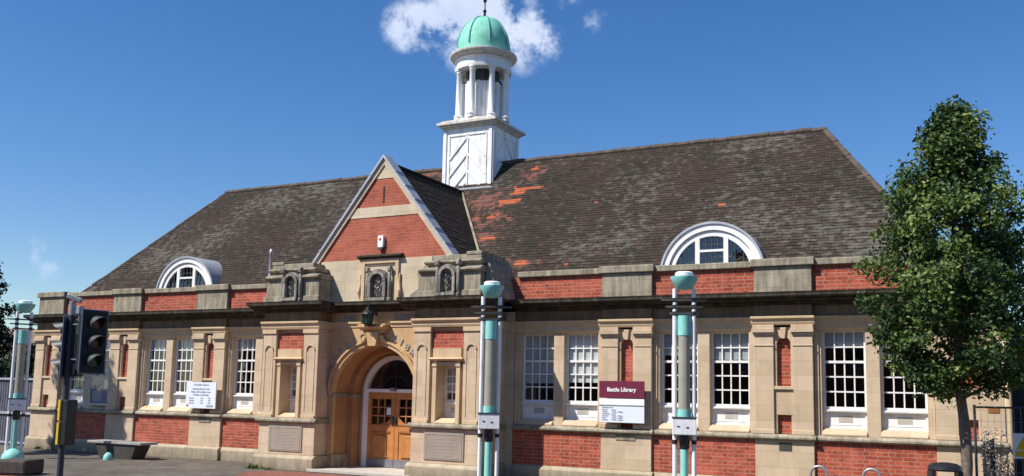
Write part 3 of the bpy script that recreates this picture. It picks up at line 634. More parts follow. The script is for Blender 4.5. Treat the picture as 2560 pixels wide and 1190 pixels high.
# --- porch parapet: pedestals with volutes and carved cartouches
def cartouche(parent, cx, y, z0, w, h):
    b = MB(); hw = w / 2
    for q in (-1, 1):
        xx = cx + q * hw * 0.82
        b.lathe([(0.02, z0), (0.055, z0 + 0.01), (0.055, z0 + 0.07), (0.03, z0 + 0.09), (0.045, z0 + 0.16), (0.05, z0 + h * 0.45), (0.04, z0 + h * 0.78), (0.03, z0 + h * 0.80), (0.065, z0 + h * 0.84), (0.06, z0 + h * 0.93), (0.03, z0 + h * 0.96)], (xx, y - 0.07, 0), 10)
        b.tube([(xx, y - 0.05, z0 + h * 0.88), (cx + q * hw * 0.95, y - 0.10, z0 + h * 0.92), (cx + q * hw * 1.05, y - 0.05, z0 + h * 0.84)], [0.05, 0.05, 0.02])
    b.ring(cx, z0 + h * 0.55, hw * 0.46, hw * 0.66, 0, PI, y - 0.16, y, 14)
    b.ring(cx, z0 + h * 0.56, hw * 0.66, hw * 0.74, 0.2, PI - 0.2, y - 0.11, y, 14)
    for q in (-1, 1): b.box(cx + q * hw * 0.46, cx + q * hw * 0.66, y - 0.15, y, z0 + h * 0.12, z0 + h * 0.55)
    b.box(cx - hw * 0.66, cx + hw * 0.66, y - 0.17, y, z0 + 0.02, z0 + h * 0.10)
    o = b.build('cartouche_frame', 'stone_carved', parent, smooth=True)
    # bulging carved shield inside: displaced half ellipsoid
    b = MB(); n, mm = 22, 16; r2 = random.Random(int(cx * 100)); V = []
    for j in range(mm + 1):
        row = []
        for i in range(n + 1):
            u = -1 + 2 * i / n; v_ = -1 + 2 * j / mm
            wx = hw * 0.44 * (1 if v_ > 0 else 1 - 0.35 * (-v_) ** 1.5)
            if v_ > 0: wx *= math.sqrt(max(0.02, 1 - v_ * v_ * 0.8))
            d = max(0, 1 - u * u) ** 0.5 * max(0, 1 - v_ ** 4) ** 0.5
            rel = 0.03 * math.sin(u * 9 + v_ * 3) * math.cos(v_ * 8 - u * 4) * d + r2.uniform(-0.006, 0.006)
            row.append(b.b.verts.new((cx + u * wx, y - 0.012 - 0.06 * d - 1.5 * rel, z0 + h * 0.46 + v_ * h * 0.34)))
        V.append(row)
    for j in range(mm):
        for i in range(n): b.b.faces.new((V[j][i], V[j][i + 1], V[j + 1][i + 1], V[j + 1][i]))
    b.build('cartouche_shield', 'stone_carved', parent, smooth=True)
for s in (-1, 1):
    f = lambda a, b_: (min(s * a, s * b_), max(s * a, s * b_))
    b = MB()
    b.box(*f(1.44, 3.03), YB + 0.03, 0.35, 4.045, 4.60)
    b.box(*f(1.40, 3.07), YB - 0.01, 0.35, 4.045, 4.20)
    b.prism([(YB + 0.03, 4.60), (YB - 0.05, 4.65), (YB - 0.05, 4.70), (YB + 0.06, 4.74), (0.3, 4.74), (0.3, 4.60)], 'x', *f(1.42, 3.08))
    b.box(*f(1.62, 3.01), YB + 0.08, 0.3, 4.74, 4.80)
    b.prism([(YB + 0.08, 4.80), (YB - 0.0, 4.84), (YB - 0.0, 4.88), (YB + 0.08, 4.90), (0.3, 4.90), (0.3, 4.80)], 'x', *f(1.55, 3.05))
    b.box(*f(1.70, 3.0), YB + 0.10, 0.3, 4.90, 5.02)
    b.box(*f(2.62, 3.01), YB + 0.085, 0.1, 5.0, 5.08)
    # volutes: inner and outer stepped scrolls
    prof = [(3.05, 4.045), (3.36, 4.045), (3.34, 4.20), (3.24, 4.32), (3.26, 4.42), (3.20, 4.52), (3.22, 4.60), (3.16, 4.68), (3.17, 4.76), (3.05, 4.90)]
    b.prism([(s * x, z) for x, z in prof], 'y', YB + 0.22, -0.05)
    b.prism([(s * x, z) for x, z in [(3.05, 4.045), (3.30, 4.045), (3.20, 4.5), (3.05, 4.86)]], 'y', -0.05, 0.3)
    prof = [(1.46, 4.045), (1.05, 4.045), (1.08, 4.16), (1.22, 4.24), (1.30, 4.28), (1.30, 4.55), (1.26, 4.60), (1.26, 4.66), (1.46, 4.72), (1.42, 4.80), (1.70, 4.90)]
    if s > 0: b.prism([(s * x, z) for x, z in prof], 'y', YB + 0.18, YA + 0.05)
    pd = b.build('parapet_pedestal', 'stone_grey', LIB, bevel=0.014)
    cartouche(pd, s * 2.23, YB + 0.03, 4.06, 0.66, 0.86)
# small stone post (vent) on the left pedestal
b = MB(); b.lathe([(0.06, 4.74), (0.045, 4.80), (0.045, 5.28), (0.062, 5.31), (0.062, 5.36), (0.03, 5.42)], (-3.07, YB + 0.12, -0.0), 10); b.build('vent_pipe', 'grey_metal', LIB, smooth=True)

# --- gable
YG = -0.62
GH, GZ0, GZA = 1.97, 5.10, 7.58     # half width at foot, foot height, apex
sl = (GZA - GZ0) / GH
def gx(z, m=0.0): return (GZA - m - z) / sl
b = MB(); b.prism([(-1.75, 4.045), (1.75, 4.045), (1.80, 5.09), (-1.80, 5.09)], 'y', YG, YG + 0.3); b.build('gable_wall', 'stone_gable', LIB)
def tri(z0, z1, m, y, name, mat, par=None):
    b = MB(); P_ = [(-gx(z0, m), z0), (gx(z0, m), z0), (gx(z1, m), z1), (-gx(z1, m), z1)] if gx(z1, m) > 0.01 else [(-gx(z0, m), z0), (gx(z0, m), z0), (0, z1)]
    b.prism(P_, 'y', y, y + 0.28); return b.build(name, mat, LIB)
tri(5.091, 6.13, 0.12, YG + 0.012, 'gable_brick', 'brick_gable'); tri(6.131, 6.38, 0.12, YG, 'gable_band', 'stone_gable'); tri(6.381, 7.07, 0.12, YG + 0.012, 'gable_brick', 'brick_gable'); tri(7.071, GZA - 0.12, 0.12, YG, 'gable_tip', 'stone_gable')
# stone strip inside the coping, then coping with lead top
for s in (-1, 1):
    b = MB(); b.prism([(s * gx(5.02), 5.02), (0, GZA), (0, GZA - 0.17), (s * gx(5.02, 0.17), 5.02)], 'y', YG - 0.03, YG + 0.29)
    b.build('gable_verge', 'stone_gable', LIB)
    b = MB(); b.prism([(s * (gx(5.02) + 0.0), 5.02), (0, GZA), (0, GZA + 0.085), (s * (gx(5.02, -0.085)), 5.02)], 'y', YG - 0.075, YG + 0.30)
    for k in range(1, 7):      # welted joints in the lead
        z = 5.02 + (GZA - 5.02) * k / 7; x = s * gx(z, -0.095)
        b.box(x - 0.012, x + 0.012, YG - 0.08, YG + 0.305, z - 0.05, z + 0.012)
    b.build('gable_coping', 'lead', LIB)
bx(-0.020, 0.020, YG + 0.004, YG + 0.02, 6.47, 6.88).build('gable_slot', 'black_rough', LIB)
b = MB(); b.prism([(YG - 0.01, 5.09), (YG - 0.12, 5.14), (YG - 0.12, 5.17), (YG - 0.05, 5.20), (YG, 5.20), (YG, 5.09)], 'x', -0.64, 0.64); b.build('hood_moulding', 'stone_black', LIB)
b = MB(); b.box(-0.54, -0.44, YG - 0.05, YG, 4.05, 5.09); b.box(0.44, 0.54, YG - 0.05, YG, 4.05, 5.09); b.box(-0.44, 0.44, YG - 0.05, YG, 4.98, 5.09); b.box(-0.46, 0.46, YG - 0.02, YG, 4.93, 4.98)
for q in (-1, 1): b.tube([(q * 0.56, YG - 0.03, 4.12), (q * 0.59, YG - 0.05, 4.3), (q * 0.56, YG - 0.03, 4.5), (q * 0.58, YG - 0.03, 4.72)], [0.03, 0.05, 0.035, 0.02])
fr2 = b.build('gable_frame', 'stone_plain', LIB, bevel=0.006)
cartouche(fr2, 0, YG - 0.02, 4.05, 0.78, 0.88)

# --- tiled roofs (saw-tooth courses, uv in metres)
def slope(name, mat, A0, A1, B0, B1, course=0.10, lift=0.008, parent=None):
    """A0-A1 eave (left to right), B0-B1 top edge; tile courses as real steps"""
    A0, A1, B0, B1 = map(Vector, (A0, A1, B0, B1)); u = (A1 - A0).normalized()
    nrm = (A1 - A0).cross(B0 - A0).normalized()
    if nrm.z < 0: nrm = -nrm
    up = nrm.cross(u); 
    if up.z < 0: up = -up
    H = (B0 - A0).dot(up); n = max(1, int(round(H / course)))
    b = MB(); uvl = b.b.loops.layers.uv.new('UVMap'); r = random.Random(3)
    def put(vs):
        fc = b.b.faces.new([b.b.verts.new(v) for v in vs])
        for l, v in zip(fc.loops, vs):
            l[uvl].uv = (v.x if abs(u.x) > 0.5 else v.y, (v - A0).dot(up) + 0.001)
    for k in range(n):
        t0, t1 = k / n, (k + 1) / n
        nseg = max(1, int((A1 - A0).length / 0.9))
        a0, a1 = A0.lerp(B0, t0), A1.lerp(B1, t0); b0, b1 = A0.lerp(B0, t1), A1.lerp(B1, t1)
        hs = [lift * r.uniform(0.6, 1.5) for _ in range(nseg + 1)]
        for i in range(nseg):
            s0, s1 = i / nseg, (i + 1) / nseg
            p0, p1 = a0.lerp(a1, s0), a0.lerp(a1, s1); q0, q1 = b0.lerp(b1, s0), b0.lerp(b1, s1)
            put((p0 + nrm * hs[i], p1 + nrm * hs[i + 1], q1, q0)); put((p0, p1, p1 + nrm * hs[i + 1], p0 + nrm * hs[i]))
    return b.build(name, mat, parent or LIB, recalc=False)
ZE, YE, YR, ZR, XR_, XEV = 4.56, 0.50, 4.0, 8.45, 9.6, 12.35
YBk = 7.6
slope('roof', 'tiles', (-XEV, YE, ZE), (XEV, YE, ZE), (-XR_, YR, ZR), (XR_, YR, ZR))
slope('roof', 'tiles_side', (XEV, YBk, ZE), (-XEV, YBk, ZE), (XR_, YR, ZR), (-XR_, YR, ZR), course=0.4)
slope('roof', 'tiles_side', (XEV, YE, ZE), (XEV, YBk, ZE), (XR_, YR, ZR), (XR_, YR + 0.001, ZR))
slope('roof', 'tiles_side', (-XEV, YBk, ZE), (-XEV, YE, ZE), (-XR_, YR + 0.001, ZR), (-XR_, YR, ZR))
bx(-XE + 0.35, XE - 0.35, 0.36, 9.3, 4.30, 4.36).build('gutter_deck', 'lead', LIB)
def ridge_line(p, q, r=0.09, name='ridge_tiles', seg=0.34):
    p, q = Vector(p), Vector(q); n = int((q - p).length / seg); b = MB()
    for i in range(n):
        a = p.lerp(q, i / n); c = p.lerp(q, (i + 0.97) / n); j = rnd.uniform(-0.012, 0.012)
        b.tube([a + Vector((0, 0, j)), c + Vector((0, 0, j + 0.01))], [r, r * 0.93], 8)
    return b.build(name, 'ridge_tile', LIB, smooth=True)
ridge_line((-XR_ - 0.05, YR, ZR - 0.02), (-0.8, YR, ZR - 0.02)); ridge_line((0.8, YR, ZR - 0.02), (XR_ + 0.05, YR, ZR - 0.02))
ridge_line((XR_, YR, ZR - 0.03), (XEV, YE, ZE - 0.02), 0.07, 'hip_tiles'); ridge_line((-XR_, YR, ZR - 0.03), (-XEV, YE, ZE - 0.02), 0.06, 'hip_tiles')
# gable roof running back into the main slope
GR = GZA - 0.10
for s in (1, -1):
    xe = 2.45; ze = GR - sl * xe
    if s > 0: slope('gable_roof', 'tiles_side', (xe, YG + 0.25, ze), (xe, 3.3, ze), (0, YG + 0.25, GR), (0, 3.3, GR))
    else: slope('gable_roof', 'tiles_side', (-xe, 3.3, ze), (-xe, YG + 0.25, ze), (0, 3.3, GR), (0, YG + 0.25, GR))
b = MB(); b.tube([(0, YG + 0.3, GR + 0.0), (0, 3.25, GR + 0.0)], 0.06, 8); b.build('ridge_tiles', 'tiles_side', LIB)
# valley lead on the right of the gable roof
kk = (ZR - ZE) / (YR - YE)
def roofz(y): return ZE + kk * (y - YE)
b = MB()
for s in (1, -1):
    pts = []
    for i in range(9):
        x = 0.05 + (2.35 - 0.05) * i / 8; z = GR - sl * x; y = YE + (z - ZE) / kk; pts.append((s * x, y - 0.02, z + 0.035))
    b.tube(pts, 0.035, 6)
b.build('valley', 'stone_grey', LIB)
# flashing of lighter tiles around the tower foot
b = MB(); b.prism([(-0.95, 0), (0.95, 0), (0.80, 0.05), (-0.80, 0.05)], 'y', 0, 0.12); o = b.build('flashing', 'lead', LIB, loc=(0, 3.22, roofz(3.22) + 0.0))

# --- barrel dormers
def make_dormer(cx):
    zc, R, yf = 4.555, 1.10, 0.62
    b = MB(); b.ring(cx, zc, R - 0.13, R, 0, PI, yf - 0.02, yf + 0.10, 36); b.ring(cx, zc, R - 0.26, R - 0.16, 0, PI, yf + 0.02, yf + 0.10, 36)
    b.ring(cx, zc, R - 0.165, R - 0.13, 0, PI, yf + 0.045, yf + 0.1, 36)
    b.box(cx - 0.36, cx - 0.26, yf + 0.01, yf + 0.10, zc, zc + 0.80); b.box(cx + 0.26, cx + 0.36, yf + 0.01, yf + 0.10, zc, zc + 0.80)
    b.box(cx - 0.26, cx + 0.26, yf + 0.015, yf + 0.10, zc + 0.50, zc + 0.55)
    d = b.build('dormer', 'white', LIB, smooth=True)
    b = MB(); n = 36; Y0, Y1 = yf - 0.04, 1.9
    b.ring(cx, zc, R + 0.001, R + 0.05, 0.0, PI, yf - 0.05, 1.75, n)
    b.build('dormer_roof', 'lead', d, smooth=True)
    b = MB(); b.quad(*[(x, yf + 0.062, z) for x, z in arch_pts(cx, zc, R - 0.25, 28)][::-1]); b.build('pane', 'glass', d, recalc=False)
    b = MB()
    for x in (-0.68, -0.50, -0.13, 0, 0.13, 0.50, 0.68):
        h = math.sqrt((R - 0.2) ** 2 - x * x); b.box(cx + x - 0.009, cx + x + 0.009, yf + 0.045, yf + 0.058, zc, zc + h)
    b.box(cx - 0.26, cx + 0.26, yf + 0.046, yf + 0.057, zc + 0.66, zc + 0.675); b.build('glazing_bars', 'visor', d)
    bx(cx - 0.9, cx + 0.9, 1.25, 1.28, zc - 0.2, zc + 0.45).build('dormer_lining', 'interior', d)
    return d
make_dormer(-7.72); make_dormer(7.72)

# --- cupola tower
TC = (0, 4.16)
b = MB(); HB = 0.79; y0, y1 = TC[1] - HB, TC[1] + HB
b.box(-HB, HB, y0, y1, 7.2, 9.42)
cup = b.build('cupola_base', 'white_tower', LIB, bevel=0.01)
b = MB()
for face in range(4):
    def pt(u, d, z):    # u along face, d outwards
        if face == 0: return (u, y0 - d, z)
        if face == 1: return (HB + d, TC[1] + u, z)
        if face == 2: return (-u, y1 + d, z)
        return (-HB - d, TC[1] - u, z)
    def plank(u0, z0, u1, z1, wd=0.055, d=0.022):
        dx, dz = u1 - u0, z1 - z0; l = math.hypot(dx, dz); nx, nz = -dz / l * wd / 2, dx / l * wd / 2
        base = [(u0 + nx, z0 + nz), (u0 - nx, z0 - nz), (u1 - nx, z1 - nz), (u1 + nx, z1 + nz)]
        A_ = [b.b.verts.new(pt(u, 0.0, z)) for u, z in base]; B_ = [b.b.verts.new(pt(u, d, z)) for u, z in base]
        b.b.faces.new(B_)
        for i in range(4): b.b.faces.new((A_[i], A_[(i + 1) % 4], B_[(i + 1) % 4], B_[i]))
    zb, zt = 7.75, 9.22
    plank(-0.60, zb, -0.60, zt, 0.04); plank(0.60, zb, 0.60, zt, 0.04); plank(0, zb, 0, zt, 0.05); plank(-0.60, zt, 0.60, zt, 0.05)
    for z in (8.15, 8.65, 9.15): 
        plank(-0.02, z, -0.58, z - 0.62, 0.045, 0.03); plank(0.02, z, 0.58, z - 0.62, 0.045, 0.03)
    plank(-0.02, 7.86, -0.18, 7.70, 0.045)
    plank(-0.74, 7.3, -0.74, 9.40, 0.09, 0.03); plank(0.74, 7.3, 0.74, 9.40, 0.09, 0.03)
b.build('boarding', 'white_tower', cup)
b = MB()
for (h, z0_, z1_) in ((HB + 0.05, 9.42, 9.47), (HB + 0.10, 9.47, 9.52), (HB + 0.17, 9.52, 9.60)):
    b.box(-h, h, TC[1] - h, TC[1] + h, z0_, z1_)
b.prism([(-HB - 0.16, 9.601), (HB + 0.16, 9.601), (HB, 9.66), (-HB, 9.66)], 'y', TC[1] - HB - 0.1, TC[1] + HB + 0.1)
b.build('cupola_cornice', 'tower_trim', cup, bevel=0.01)
DR = thing('lantern_stage', None, None); DR.parent = LIB; 
for k_ in list(DR.keys()): del DR[k_]
tc3 = (TC[0], TC[1], 0)
MB().lathe([(0.84, 9.62), (0.84, 9.68), (0.80, 9.72)], tc3, 32).build('lantern_floor', 'tower_trim', DR, smooth=True)
MB().lathe([(0.58, 9.70), (0.58, 10.86)], tc3, 12).build('lantern_core', 'white_tower', DR)
MB().lathe([(0.61, 10.86), (0.61, 10.92), (0.50, 10.92), (0.50, 11.4)], tc3, 12).build('lantern_louvre', 'visor', DR)
for i in range(12):
    a = 2 * PI * (i + 0.5) / 12
    MB().box(-0.05, 0.05, -0.03, 0.03, 9.7, 10.86).build('lantern_pilaster', 'white_tower', DR, loc=(TC[0] + 0.58 * math.cos(a), TC[1] + 0.58 * math.sin(a), 0)).rotation_euler = (0, 0, a + PI / 2)
colm = None
for i in range(8):
    a = 2 * PI * (i + 0.5) / 8 + math.radians(-18)
    if colm is None:
        colm = MB().lathe([(0.125, 9.72), (0.13, 9.75), (0.12, 9.80), (0.145, 9.83), (0.09, 9.90), (0.088, 10.4), (0.078, 11.10), (0.10, 11.13), (0.085, 11.16), (0.115, 11.19), (0.115, 11.23)], (0, 0, 0), 16).build('lantern_column', 'white_tower', DR, smooth=True); o = colm
    else: o = colm.copy(); C.objects.link(o)
    o.location = (TC[0] + 0.73 * math.cos(a), TC[1] + 0.73 * math.sin(a), 0)
MB().lathe([(0.60, 11.23), (0.83, 11.23), (0.84, 11.32), (0.79, 11.34), (0.79, 11.50), (0.83, 11.52), (0.85, 11.55), (0.60, 11.55)], tc3, 40).build('lantern_entablature', 'white_tower', DR, smooth=True)
MB().lathe([(0.76, 11.55), (0.86, 11.57), (0.89, 11.61), (0.96, 11.64), (0.985, 11.68), (0.985, 11.73), (0.92, 11.76), (0.66, 11.80)], tc3, 40).build('lantern_cornice', 'tower_trim', DR, smooth=True)
RD = 0.775
dprof = [(RD - 0.02, 11.78), (RD, 11.80), (RD, 11.96)] + [(RD * math.cos(t_) ** 0.92 if t_ < PI / 2 - 0.01 else 0.02, 11.96 + 0.99 * math.sin(t_)) for t_ in [PI / 2 * i / 14 for i in range(1, 15)]]
dome = MB().lathe(dprof, tc3, 48).build('dome', 'copper', DR, smooth=True)
b = MB()
for i in range(8):
    a = 2 * PI * i / 8 + math.radians(-100 + 6)
    b.tube([(TC[0] + (r + 0.006) * math.cos(a), TC[1] + (r + 0.006) * math.sin(a), z) for r, z in dprof[2:]], 0.026, 6)
b.build('dome_ribs', 'copper_dark', DR, smooth=True)
MB().lathe([(0.10, 12.90), (0.09, 12.96), (0.04, 13.0), (0.035, 13.12), (0.06, 13.17), (0.025, 13.22), (0.018, 13.42), (0.05, 13.46), (0.055, 13.52), (0.03, 13.57), (0.016, 13.6), (0.014, 14.1)], tc3, 12).build('finial', 'black', DR, smooth=True)
bx(-0.3, 0.3, TC[1] - 0.01, TC[1] + 0.01, 13.92, 13.97).build('weather_vane', 'black', DR)

# downpipe on the right corner and hopper
b = MB(); b.tube([(XE - 0.02 + 0.09, 0.02, 0.1), (XE + 0.07, 0.02, 3.75)], 0.05, 10); b.build('downpipe', 'stone_plain', LIB, smooth=True)
# small plates and vents in the stonework
bx(PIERS[3] - 0.22, PIERS[3] + 0.22, -0.015, 0.0, 1.00, 1.11).build('stone_plate', 'stone_grey', LIB)
bx(PIERS[0] - 0.22, PIERS[0] + 0.22, -0.015, 0.0, 1.00, 1.11).build('stone_plate', 'stone_grey', LIB)
bx(PIERS[4] - 0.10, PIERS[4] + 0.14, -0.012, 0.0, 0.93, 1.08).build('bronze_plate', 'dark_stone', LIB)
bx(PIERS[5] + 0.30, PIERS[5] + 0.48, -0.010, 0.0, 1.76, 1.86).build('air_brick', 'door_wood_dark', LIB)

# ------------------------------------------------------------------ things fixed to the library
# maroon sign
t_ = thing('library_sign', 'maroon and white library sign with opening hours on the first pier right of the porch', 'sign', (PIERS[3] - 0.04, -0.16, 1.37))
bx(-0.505, 0.505, 0, 0.03, 0.0, 0.50).build('lower_board', 'sign_white', t_); bx(-0.505, 0.505, -0.004, 0.03, 0.515, 0.875).build('upper_board', 'maroon', t_)
bx(-0.505, 0.505, -0.008, -0.001, 0.352, 0.368).build('ledge', 'grey_metal', t_); bx(-0.505, 0.505, -0.003, -0.0005, 0.37, 0.50).build('white_band', 'pure_white', t_)
for q in (-0.3, 0.3): bx(q - 0.02, q + 0.02, 0.031, 0.165, 0.05, 0.80).build('bracket', 'grey_metal', t_)
text('lettering', 'Battle Library', 0.118, (-0.0, -0.008, 0.69), 'pure_white', t_, bold=0.003)
ls = [text('l', 'Opening hours', 0.042, (-0.44, -0.003, 0.315), 'ink', t_, align='LEFT')]
for i, (a_, c_) in enumerate((('Monday', 'closed'), ('Tuesday', '9.30am - 5.00pm'), ('Wednesday', 'closed'), ('Thursday', '9.30am - 7.00pm'), ('Friday', '9.30am - 5.00pm'), ('Saturday', '9.30am - 5.00pm'))):
    ls += [text('l', a_, 0.038, (-0.44, -0.003, 0.265 - i * 0.042), 'ink', t_, align='LEFT'), text('l', c_, 0.038, (-0.22, -0.003, 0.265 - i * 0.042), 'ink', t_, align='LEFT')]
join_meshes('opening_hours', ls, t_)
# white sign on the left wing
t_ = thing('notice_sign', 'plain white notice board with lines of small print on the pier left of the porch', 'sign', (PIERS[0] - 0.04, -0.16, 1.375))
bx(-0.54, 0.54, 0, 0.03, 0, 0.70).build('board', 'sign_white', t_)
for q in (-0.3, 0.3): bx(q - 0.02, q + 0.02, 0.031, 0.165, 0.05, 0.60).build('bracket', 'grey_metal', t_)
ls = [text('l', 'The Battle Library', 0.075, (0, -0.003, 0.63), 'ink', t_), text('l', 'Opening times for the', 0.07, (0, -0.003, 0.52), 'ink', t_), text('l', 'library and reading room', 0.07, (0, -0.003, 0.44), 'ink', t_), text('l', 'Tuesday to Saturday', 0.07, (0, -0.003, 0.36), 'ink', t_)]
for i in range(3):
    z = 0.27 - i * 0.065
    ls += [text('l', ('Tuesday', 'Thursday', 'Saturday')[i], 0.05, (-0.42, -0.003, z), 'ink', t_, align='LEFT'), text('l', '9.30', 0.05, (0.0, -0.003, z), 'ink', t_, align='LEFT'), text('l', ('5.00', '7.00', '5.00')[i], 0.05, (0.27, -0.003, z), 'ink', t_, align='LEFT')]
join_meshes('lettering', ls, t_)
bx(-0.50, -0.44, -0.004, 0, 0.04, 0.10).build('emblem', 'red_mark', t_); bx(0.22, 0.46, -0.004, 0, 0.04, 0.09).build('emblem', 'ink', t_)
# glazed notice case in tree shade
t_ = thing('notice_case', 'glazed notice case with blue posters on the shaded left wall', 'notice board', (-10.18, 0.075, 1.36))
b = MB(); b.box(-0.50, 0.50, -0.06, 0, 0, 0.05); b.box(-0.50, 0.50, -0.06, 0, 0.82, 0.87); b.box(-0.50, -0.45, -0.06, 0, 0.05, 0.82); b.box(0.45, 0.50, -0.06, 0, 0.05, 0.82); b.build('case_frame', 'grey_metal', t_)
bx(-0.45, 0.45, -0.02, 0.0, 0.05, 0.82).build('back_board', 'blue_panel', t_); bx(0.08, 0.34, -0.03, -0.02, 0.48, 0.74).build('poster', 'sign_white', t_); bx(-0.38, 0.0, -0.03, -0.02, 0.12, 0.40).build('poster', 'ink', t_)
glass_quad(-0.45, 0.45, -0.05, 0.05, 0.82).build('pane', 'glass', t_, recalc=False)
# alarm box
t_ = thing('alarm_box', 'small white alarm box with a red mark on the brick gable', 'alarm box', (0, YG + 0.01, 5.36))
b = MB(); b.prism([(-0.065, 0.0), (0.065, 0.0), (0.08, 0.06), (0.08, 0.29), (-0.08, 0.29), (-0.08, 0.06)], 'y', -0.08, 0); b.build('casing', 'pure_white', t_, bevel=0.015)
MB().lathe([(0.036, 0.0), (0.036, 0.004)], (0, 0, 0), 16).build('badge', 'red_mark', t_, loc=(-0.01, -0.08, 0.20)).rotation_euler = (PI / 2, 0, 0)
bx(-0.06, 0.06, -0.075, -0.02, -0.05, -0.001).build('lens', 'visor', t_)
# lantern above the arch
t_ = thing('porch_lantern', 'black wrought lantern on a bracket above the porch arch', 'lantern', (-0.02, YA - 0.34, 3.50))
b = MB(); b.lathe([(0.06, -0.02), (0.10, 0.0), (0.13, 0.20), (0.135, 0.22)], (0, 0, 0), 6); b.build('lantern_glass', 'lens_green', t_)
b = MB()
for i in range(6):
    a = 2 * PI * i / 6; b.tube([(0.06 * math.cos(a), 0.06 * math.sin(a), -0.03), (0.105 * math.cos(a), 0.105 * math.sin(a), 0.0), (0.14 * math.cos(a), 0.14 * math.sin(a), 0.22)], 0.012, 5)
b.lathe([(0.18, 0.215), (0.17, 0.24), (0.10, 0.30), (0.07, 0.32), (0.06, 0.37), (0.02, 0.40), (0.015, 0.44)], (0, 0, 0), 12); b.lathe([(0.03, -0.07), (0.08, -0.04), (0.08, -0.02)], (0, 0, 0), 8)
b.tube([(0, 0, 0.42), (0, 0.05, 0.46), (0, 0.28, 0.42), (0, 0.34, 0.2)], 0.018, 6); b.tube([(-0.2, 0.2, -0.02), (-0.1, 0.0, -0.05), (0.1, 0.0, -0.05), (0.2, 0.2, -0.02)], 0.015, 6)
b.build('lantern_cage', 'black', t_)

# ------------------------------------------------------------------ street furniture
def lamp_column():
    root = thing('street_lamp', 'x', 'street lamp', (0, 0, 0), 0, 'turquoise and white lamp columns along the forecourt')
    for q in (-1, 1):
        o = MB().tube([(q * 0.165, 0, 0.0), (q * 0.165, 0, 3.80)], 0.040, 12).build('pole', 'pole_white', root, smooth=True)
        for z in (3.60, 3.48, 3.36, 1.12): MB().lathe([(0.047, z - 0.035), (0.047, z + 0.035)], (q * 0.165, 0, 0), 10).build('pole_collar', 'black', o)
    MB().lathe([(0.115, 2.97), (0.115, 3.32)], (0, 0, 0), 20).build('collar', 'teal', root, smooth=True)
    MB().lathe([(0.105, 1.68), (0.105, 2.97)], (0, 0, 0), 20).build('light_tube', 'tube', root, smooth=True)
    MB().lathe([(0.12, 1.55), (0.12, 1.68)], (0, 0, 0), 20).build('collar', 'teal', root, smooth=True)
    b = MB().box(-0.205, 0.205, -0.17, 0.17, 1.245, 1.53); bxo = b.build('control_box', 'pole_white', root, bevel=0.012)
    bx(-0.215, 0.215, -0.18, 0.18, 1.532, 1.555).build('box_lid', 'visor', bxo)
    MB().prism([(-0.13, 1.41), (-0.07, 1.395), (-0.085, 1.375), (-0.12, 1.38)], 'y', -0.174, -0.170).build('box_mark', 'visor', bxo); MB().prism([(0.03, 1.385), (0.08, 1.39), (0.075, 1.36), (0.035, 1.36)], 'y', -0.174, -0.170).build('box_mark', 'visor', bxo)
    MB().lathe([(0.07, 0.12), (0.07, 1.06), (0.055, 1.06), (0.055, 1.245)], (0, 0, 0), 16).build('core_pole', 'teal', root, smooth=True)
    MB().lathe([(0.075, 1.0), (0.09, 1.03), (0.09, 1.2), (0.075, 1.24)], (0, 0, 0), 12).build('gland', 'black', root, smooth=True)
    for r, z in ((0.40, 3.60), (0.33, 3.48), (0.26, 3.36)):
        MB().prism([(-r, -0.01), (-r * 0.6, -0.05), (r * 0.6, -0.05), (r, -0.01), (r, 0.01), (r * 0.6, 0.05), (-r * 0.6, 0.05), (-r, 0.01)], 'z', z - 0.016, z + 0.016).build('cross_blade', 'visor', root)
    o = MB().lathe([(0.03, 3.775), (0.12, 3.79), (0.16, 3.83), (0.20, 3.90), (0.238, 3.98), (0.24, 4.01), (0.22, 4.01), (0.12, 3.95)], (0, 0, 0), 28).build('bowl', 'teal', root, smooth=True)
    MB().lathe([(0.16, 4.00), (0.16, 4.08), (0.13, 4.10)], (0, 0, 0), 20).build('lamp_cap', 'pole_white', o, smooth=True)
    b = MB(); b.lathe([(0.27, 0.0), (0.27, 0.04), (0.25, 0.12), (0.20, 0.19), (0.13, 0.24), (0.08, 0.27)], (0, 0, 0), 28); b.build('base_dome', 'teal', root, smooth=True)
    return root
lp = lamp_column(); lp.location = (4.34, -3.0, 0.0); lp.rotation_euler = (0, 0, 0.50)
lp['label'] = 'turquoise and white lamp column standing right of the porch, between arch and maroon sign'
l2 = copy_tree(lp); l2.location = (8.21, -3.0, 0.03); l2.rotation_euler = (0, 0, 0.29); l2['label'] = 'turquoise and white lamp column just right of the maroon sign, in front of window panes'
l3 = copy_tree(lp); l3.location = (-9.55, -3.05, 0.0); l3.rotation_euler = (0, 0, 0.93); l3['label'] = 'turquoise and white lamp column at the far left beside the metal fence'

